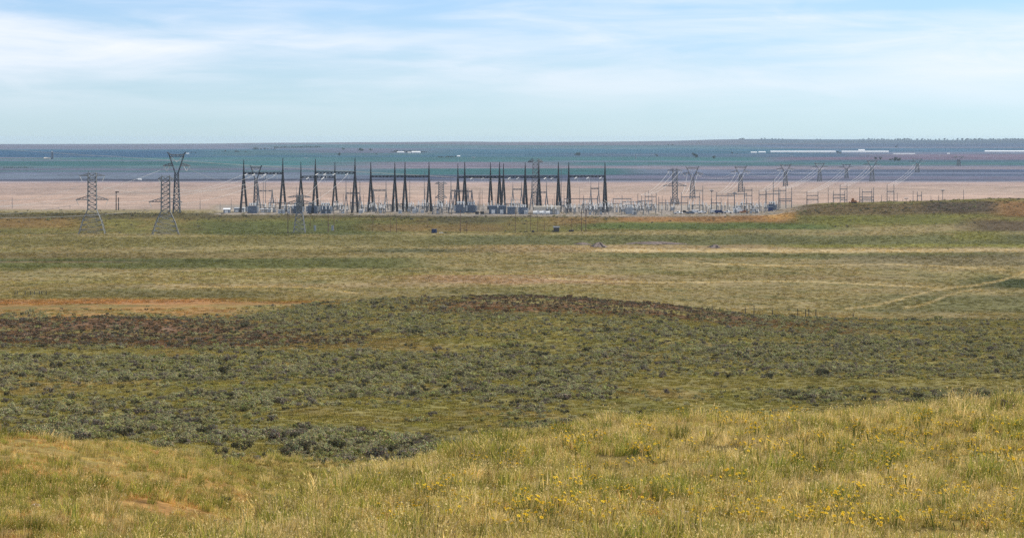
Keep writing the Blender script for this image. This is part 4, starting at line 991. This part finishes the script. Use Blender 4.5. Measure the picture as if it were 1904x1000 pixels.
gr = 'power lines of the receding pylon row'
for (xp, yp, Yp, xt, yt, Yt, l) in [(791, 186, 1640, 751, 212, 1515, 'the broad armed pylon'), (811.5, 189, 1800, 799, 210.5, 1505, 'the first receding pylon'), (868, 187.5, 2000, 841, 210, 1505, 'the second receding pylon'), (920.5, 185, 2250, 889.5, 208, 1500, 'the third receding pylon'),
        (960.5, 183, 2500, 914, 205, 1500, 'the fourth receding pylon'), (992, 184, 2700, 946, 209, 1515, 'the fifth receding pylon'), (1022, 180, 2500, 985, 202, 1540, 'the pylon behind the steel frame'), (1075, 178, 3100, 1040, 201.5, 1530, 'the pylon behind the slim poles')]:
    for k, (o1, o2) in enumerate(((-6, 0), (0, 4), (6, 8))):
        wire(pt(xt+o2, yt+.5, Yt), pt(xp+o1*1800/Yp, yp, Yp), 3, .055, 'one of three lines falling to the yard from '+l, gr)
ch = [(811.5, 187, 1800), (868, 186, 2000), (920.5, 183.5, 2250), (960.5, 182, 2500), (992, 183, 2700)]
for (a_, b_) in zip(ch[:-1], ch[1:]):
    for o in (-5, 5): wire(pt(a_[0]+o, a_[1], a_[2]), pt(b_[0]+o, b_[1], b_[2]), 6, .03, 'thin line slung between neighbouring pylons of the receding row', 'lines along the receding row')
for k, x in enumerate([560, 572, 601, 645, 684, 700]):
    wire(pt(x-8, 193.6, 1545), pt(x+8, 193.6, 1500), 2.2, .06, 'slack jumper line hanging under the middle gantry beams', 'jumper lines')

# ------------------------------------------------------------------ far farmland: barns, houses, trees
def barn(x0, x1, y, hpx, lo, hi, label, name='long_barn', roof='white_roof', wall='white', cat='barn', dep=None, parts=True):
    Yv = dist_of((x0+x1)/2, y, lo, hi); p = at((x0+x1)/2, Yv); t = thing(name, label, cat, p); w = mx(x1-x0, Yv); h = my(hpx, Yv); d = dep or h*2.2
    b = MB(); b.box((0, 0, -2), (w, d, 2+h*.55)); b.obj('wall', M[wall], t)
    r = MB(); r.gable((0, 0, h*.55+.01), (w, d), h*.45, .5); r.obj('roof', M[roof], t)
    n = max(1, min(12, int(w/25)))
    for k in range(n):
        q = MB(); q.box((-w/2+w*(k+.5)/n, -d/2-.12, 0), (max(1.5, h*.3), .2, h*.3)); q.obj('door', M['greybox'], t)
    return p
barn(903, 979, 166.3, 2.0, 5000, 9000, 'longest white barn in the row under the horizon'); barn(986.5, 1041, 166.2, 1.9, 5000, 9000, 'long white barn right of the longest one'); barn(1154, 1225, 166.0, 2.1, 5000, 9000, 'white barn cut by the right edge')
barn(880, 887, 166.8, 1.5, 5000, 9000, 'small white barn left of the longest one', cat='barn'); barn(889, 897, 166.6, 1.7, 5000, 9000, 'pale barn next to the longest one'); barn(1006, 1013, 164.8, 2.2, 5000, 9000, 'tall white block rising behind the second long barn')
barn(1047, 1072, 168.0, 1.0, 5000, 9000, 'thin pale barn right of the two long barns'); barn(1110, 1113, 168, 1.2, 5000, 9000, 'tiny white building between the long barns at right')
barn(465.5, 473.5, 166.6, 1.6, 5000, 9000, 'pale farmhouse left of the bright white one', 'farmhouse', cat='house'); barn(482.5, 492.5, 167, 2.3, 5000, 9000, 'bright white farmhouse among trees left of centre', 'farmhouse', cat='house'); barn(478, 481, 166.8, 1.3, 5000, 9000, 'tiny white shed between two farmhouses', 'farm_shed', cat='shed')
barn(536, 539, 171, 1.7, 4500, 9000, 'small white house at the end of a short tree row', 'farmhouse', cat='house'); barn(218, 221.5, 167.8, 1.0, 4500, 9000, 'tiny pale house beside the slender pylon top', 'farmhouse', cat='house'); barn(52, 58.5, 173.6, 2.0, 4500, 7500, 'pale shed at the foot of the dark silo', 'farm_shed', 'cream', 'cream', 'shed')
barn(162, 165.5, 196.2, 1.4, 2300, 3500, 'small white hut on the edge of the pink field', 'field_hut', cat='hut')
Yv = dist_of(60.8, 174.5, 4500, 7500); p = at(60.8, Yv); t = thing('silo', 'tall dark silo standing alone far left', 'silo', p); b = MB(); r_ = mx(1.3, Yv); h = my(8, Yv)
b.lathe((0, 0, -2), [(r_, 0), (r_, h+2)], 14); b.obj('shell', M['slate'], t); b = MB(); b.lathe((0, 0, h), [(r_*1.06, 0.02), (r_*.8, r_*.5), (r_*.3, r_*.8)], 14); b.obj('dome', M['greybox'], t); b = MB(); b.bar((r_*1.1, -.5, 0), (r_*1.1, -.5, h*1.1), 1.0); b.obj('leg_elevator', M['slate'], t)
def tree_meshes(seed, tall):
    r = random.Random(seed); b = MB(); tr = MB(); tr.bar((0, 0, -.1), (0, 0, .5), .07, .04, 6)
    for i in range(3): a = i*2.1+r.random(); tr.bar((0, 0, .25+.05*i), (.22*math.cos(a), .22*math.sin(a), .55+.08*i), .035, .012, 5)
    cl = [(Vector((r.gauss(0, .17), r.gauss(0, .17), .3+.5*r.random()*tall)), .14+.1*r.random()) for _ in range(9)]
    for cp, rad in cl:
        k0 = .75+.5*r.random()
        for i in range(34):
            v = Vector((r.gauss(0, 1), r.gauss(0, 1), r.gauss(.1, 1))).normalized(); pp = cp+v*rad*(.5+.6*r.random()); nrm = Vector((r.gauss(0, 1), r.gauss(0, 1), r.gauss(0, 1))).normalized(); a = nrm.orthogonal().normalized(); c2 = nrm.cross(a); s = .05+.04*r.random()
            b.quad(pp-a*s, pp-c2*s*.6, pp+a*s, pp+c2*s*.6, tuple(x*k0*(.8+.4*r.random()) for x in (.045, .06, .035)))
    return b.mesh('crown', M['leaf']), tr.mesh('trunk', M['bark'])
tv = [tree_meshes(500+k, 1.0) for k in range(4)]; tprot = {}
def tree(x, y, hpx, wf, lo, hi, label, group):
    Yv = dist_of(x, y, lo, hi); p = at(x, Yv); p.z -= .3; kd = random.randrange(4); h = my(hpx, Yv)
    if kd not in tprot:
        t = thing('distant_tree', label, 'tree', p, group, random.random()*6)
        for me, nm in zip(tv[kd], ('crown', 'trunk')): q = bpy.data.objects.new(nm, me); COL.objects.link(q); q.parent = t
        tprot[kd] = t
    else: t = dup(tprot[kd], p, random.random()*6, label, group)
    t.scale = (h*wf, h*wf, h)
sky_l = 'dark tree in the broken row along the horizon at right'
xs_ = [868, 871, 893, 896, 905, 909, 913, 917, 957, 961] + list(np.arange(1008, 1046, 2.8)) + [1049] + list(np.arange(1052, 1068, 2.6)) + [1075, 1080, 1084, 1087, 1091, 1097, 1100, 1107, 1110, 1117, 1122] + list(np.arange(1127, 1215, 1.9))
for x in xs_: tree(float(x)+random.uniform(-.7, .7), 152.8, random.uniform(1.6, 2.8), random.uniform(.9, 1.5), 11000, 12200, sky_l, 'trees along the horizon')
for x in np.arange(322, 376, 2.2): tree(float(x), 161.5-(x-322)*.012, random.uniform(1.6, 2.4), 1.2, 6000, 11500, 'dark tree in the long shelter row left of centre', 'long shelter row')
for x in list(np.arange(298, 304, 1.6))+list(np.arange(306, 323, 4.)): tree(float(x), 163, random.uniform(1.2, 3), 1.3, 6000, 11500, 'dark tree in the loose group left of the long shelter row', 'loose group of trees')
for x in np.arange(514, 536, 2.): tree(float(x), 171.6, random.uniform(1.2, 2.4), 1.2, 4500, 9000, 'dark tree in the short row beside the small white house', 'short tree row')
for x in list(np.arange(458, 500, 2.6)): tree(float(x), 166.2, random.uniform(1.6, 3.), 1.2, 5000, 9500, 'dark tree sheltering the white farmhouses', 'farmhouse trees')
for x in np.arange(5, 40, 2.4): tree(float(x), 183, random.uniform(.9, 1.6), 1.5, 3000, 5000, 'low tree in the thin row at far left', 'thin left tree row')
for x, y, h, l in [(678.5, 170, 5, 'rounded dark tree right of two faint ones, above the gantries'), (674.5, 169.5, 3, 'small tree beside the rounded dark tree'), (769.5, 170.5, 3.2, 'faint lone tree in the blue strip'), (815, 172, 6, 'largest lone tree in the blue strip'), (836, 173, 4, 'lone tree right of the largest one'), (1048.5, 176, 5.5, 'broad dark tree below the second barn'), (1053, 176, 5, 'dark tree touching the broad one'),
                  (1026, 174, 3.4, 'small tree on the pink strip left of the broad tree'), (1031.5, 174, 3.6, 'tree on the pink strip near the broad tree'), (1043, 175, 2.6, 'small tree left of the broad dark tree'), (397.5, 170, 4.2, 'lone round tree on pale ground'), (402.5, 163.5, 3, 'small tree above the lone round one'), (422.5, 164.5, 4, 'tree at the left of the pale patch'), (424.5, 165, 3.4, 'tree close beside the one at the left of the pale patch'), (434.5, 164.5, 3, 'lone tree on the pale patch'), (441, 168, 1.8, 'low bush below the lone tree'),
                  (264, 165.6, 2.6, 'tree left of a low clump under the horizon'), (276, 166, 2.6, 'tree in the low clump under the horizon'), (279, 166, 2.2, 'second tree in the low clump under the horizon'), (288, 166, 1.8, 'tiny tree right of the low clump'), (783, 158.4, 1.8, 'left of two tiny trees near the horizon'), (788, 158.6, 1.8, 'right of two tiny trees near the horizon'), (858, 167.5, 2.4, 'small tree left of the barns'), (864, 168, 1.6, 'tiny tree left of the barns'), (982, 167, 2.6, 'dark tree in the gap between long barns'), (985, 167.3, 2.2, 'second dark tree in the gap between long barns'), (1050, 160.6, 2.4, 'lone tree just under the horizon at right'), (224, 166.8, 1.6, 'small tree beside the tiny pale house'), (229, 167, 1.4, 'tiny tree right of the pale house')]:
    tree(x, y, h, 1.25, 4200, 11500, l, 'lone trees on the farmland')

# ------------------------------------------------------------------ air, sky, sun, camera
b = MB(); b.box((0, 6420, -4), (9600, 13100, CAMZ+9)); hz = b.obj('haze', bpy.data.materials.new('haze_air')); tag(hz, 'thin blue haze over the whole plain', 'haze', None, 'stuff')
m = hz.data.materials[0]; m.use_nodes = True; nt = m.node_tree; nt.nodes.clear(); out = nt.nodes.new('ShaderNodeOutputMaterial'); pv = nt.nodes.new('ShaderNodeVolumePrincipled')
pv.inputs['Color'].default_value = (.62, .80, 1, 1); pv.inputs['Density'].default_value = 3.2e-5; pv.inputs['Anisotropy'].default_value = .1
nt.links.new(pv.outputs[0], out.inputs['Volume'])

EL, AZ = math.radians(44), math.radians(66)          # sun height; bearing measured from the view direction towards the right
w = bpy.data.worlds.new('World'); S.world = w; w.use_nodes = True; nt = w.node_tree; N = nt.nodes.new; Lk = nt.links.new
bg = nt.nodes['Background']; bg.inputs['Strength'].default_value = .10
sk = N('ShaderNodeTexSky'); sk.sky_type = 'NISHITA'; sk.sun_disc = False; sk.sun_elevation = EL; sk.sun_rotation = AZ; sk.air_density = 1.0; sk.dust_density = .6; sk.ozone_density = 2.0; sk.altitude = 1500
tc = N('ShaderNodeTexCoord'); 
def noise(scale, loc, det, rough, dist=0.):
    mp = N('ShaderNodeMapping'); mp.inputs['Rotation'].default_value = (0, math.radians(3.), 0); mp.inputs['Scale'].default_value = scale; mp.inputs['Location'].default_value = loc; n = N('ShaderNodeTexNoise'); n.inputs['Scale'].default_value = 1; n.inputs['Detail'].default_value = det; n.inputs['Roughness'].default_value = rough; n.inputs['Distortion'].default_value = dist
    Lk(tc.outputs['Generated'], mp.inputs['Vector']); Lk(mp.outputs['Vector'], n.inputs['Vector']); return n.outputs['Fac']
def ramp(f, a, b_):
    r = N('ShaderNodeMapRange'); r.interpolation_type = 'SMOOTHSTEP'; r.inputs['From Min'].default_value = a; r.inputs['From Max'].default_value = b_; Lk(f, r.inputs['Value']); return r.outputs['Result']
def math_(op, a, b_):
    x = N('ShaderNodeMath'); x.operation = op
    for i, q in enumerate((a, b_)):
        if isinstance(q, (int, float)): x.inputs[i].default_value = q
        else: Lk(q, x.inputs[i])
    return x.outputs[0]
sx = N('ShaderNodeSeparateXYZ'); Lk(tc.outputs['Generated'], sx.inputs[0])
tint = N('ShaderNodeMixRGB'); tint.blend_type = 'MULTIPLY'; tint.inputs[0].default_value = 1; tint.inputs[2].default_value = (.80, .98, 1.19, 1); Lk(sk.outputs[0], tint.inputs[1])
low = N('ShaderNodeMixRGB'); low.inputs[1].default_value = (.63, .86, 1.20, 1); low.inputs[2].default_value = (.74, .88, 1.16, 1); Lk(low.outputs[0], tint.inputs[2])
big_ = noise((3.6, 3.6, 30), (2.2, 0, .9), 5, .5, .5); fine = noise((13, 13, 90), (1.7, 0, 2.3), 6, .6, .8)
cl = math_('ADD', math_('MULTIPLY', big_, .75), math_('MULTIPLY', fine, .25))
up = ramp(sx.outputs['Z'], .004, .04); Lk(ramp(sx.outputs['Z'], 0., .035), low.inputs[0]); Lk(ramp(sx.outputs['Z'], .35, .08), tint.inputs[0])
cloud = math_('MULTIPLY', ramp(cl, .37, .64), math_('ADD', math_('MULTIPLY', up, .85), .12))
mixc_ = N('ShaderNodeMixRGB'); mixc_.inputs[2].default_value = (7.7, 7.95, 8.6, 1); Lk(cloud, mixc_.inputs[0]); Lk(tint.outputs[0], mixc_.inputs[1]); Lk(mixc_.outputs[0], bg.inputs['Color'])

sl = bpy.data.lights.new('sun', 'SUN'); sl.energy = 5.0; sl.angle = math.radians(.53); sl.color = (1, .93, .80)
so = bpy.data.objects.new('sun', sl); COL.objects.link(so)
sd = Vector((math.sin(AZ)*math.cos(EL), math.cos(AZ)*math.cos(EL), math.sin(EL))); so.rotation_euler = sd.to_track_quat('Z', 'Y').to_euler(); so.location = (0, 0, 200)

cam = bpy.data.cameras.new('camera'); co = bpy.data.objects.new('camera', cam); COL.objects.link(co); co.location = (0, 0, CAMZ); co.rotation_euler = (math.pi/2, 0, 0)
cam.sensor_width = 36; cam.lens = 36*FX/1200; cam.clip_start = .5; cam.clip_end = 60000
# level camera with a vertical shift so that upright things stay upright: the eye level lies at row 150 of 586
cam.shift_y = -(293-150)/586*537/1024
S.camera = co
S.view_settings.view_transform = 'Standard'; S.view_settings.look = 'None'; S.view_settings.exposure = .33; S.view_settings.gamma = 1
S.cycles.use_denoising = False
S.cycles.volume_bounces = 0; S.cycles.max_bounces = 6; S.cycles.diffuse_bounces = 3; S.cycles.transparent_max_bounces = 8
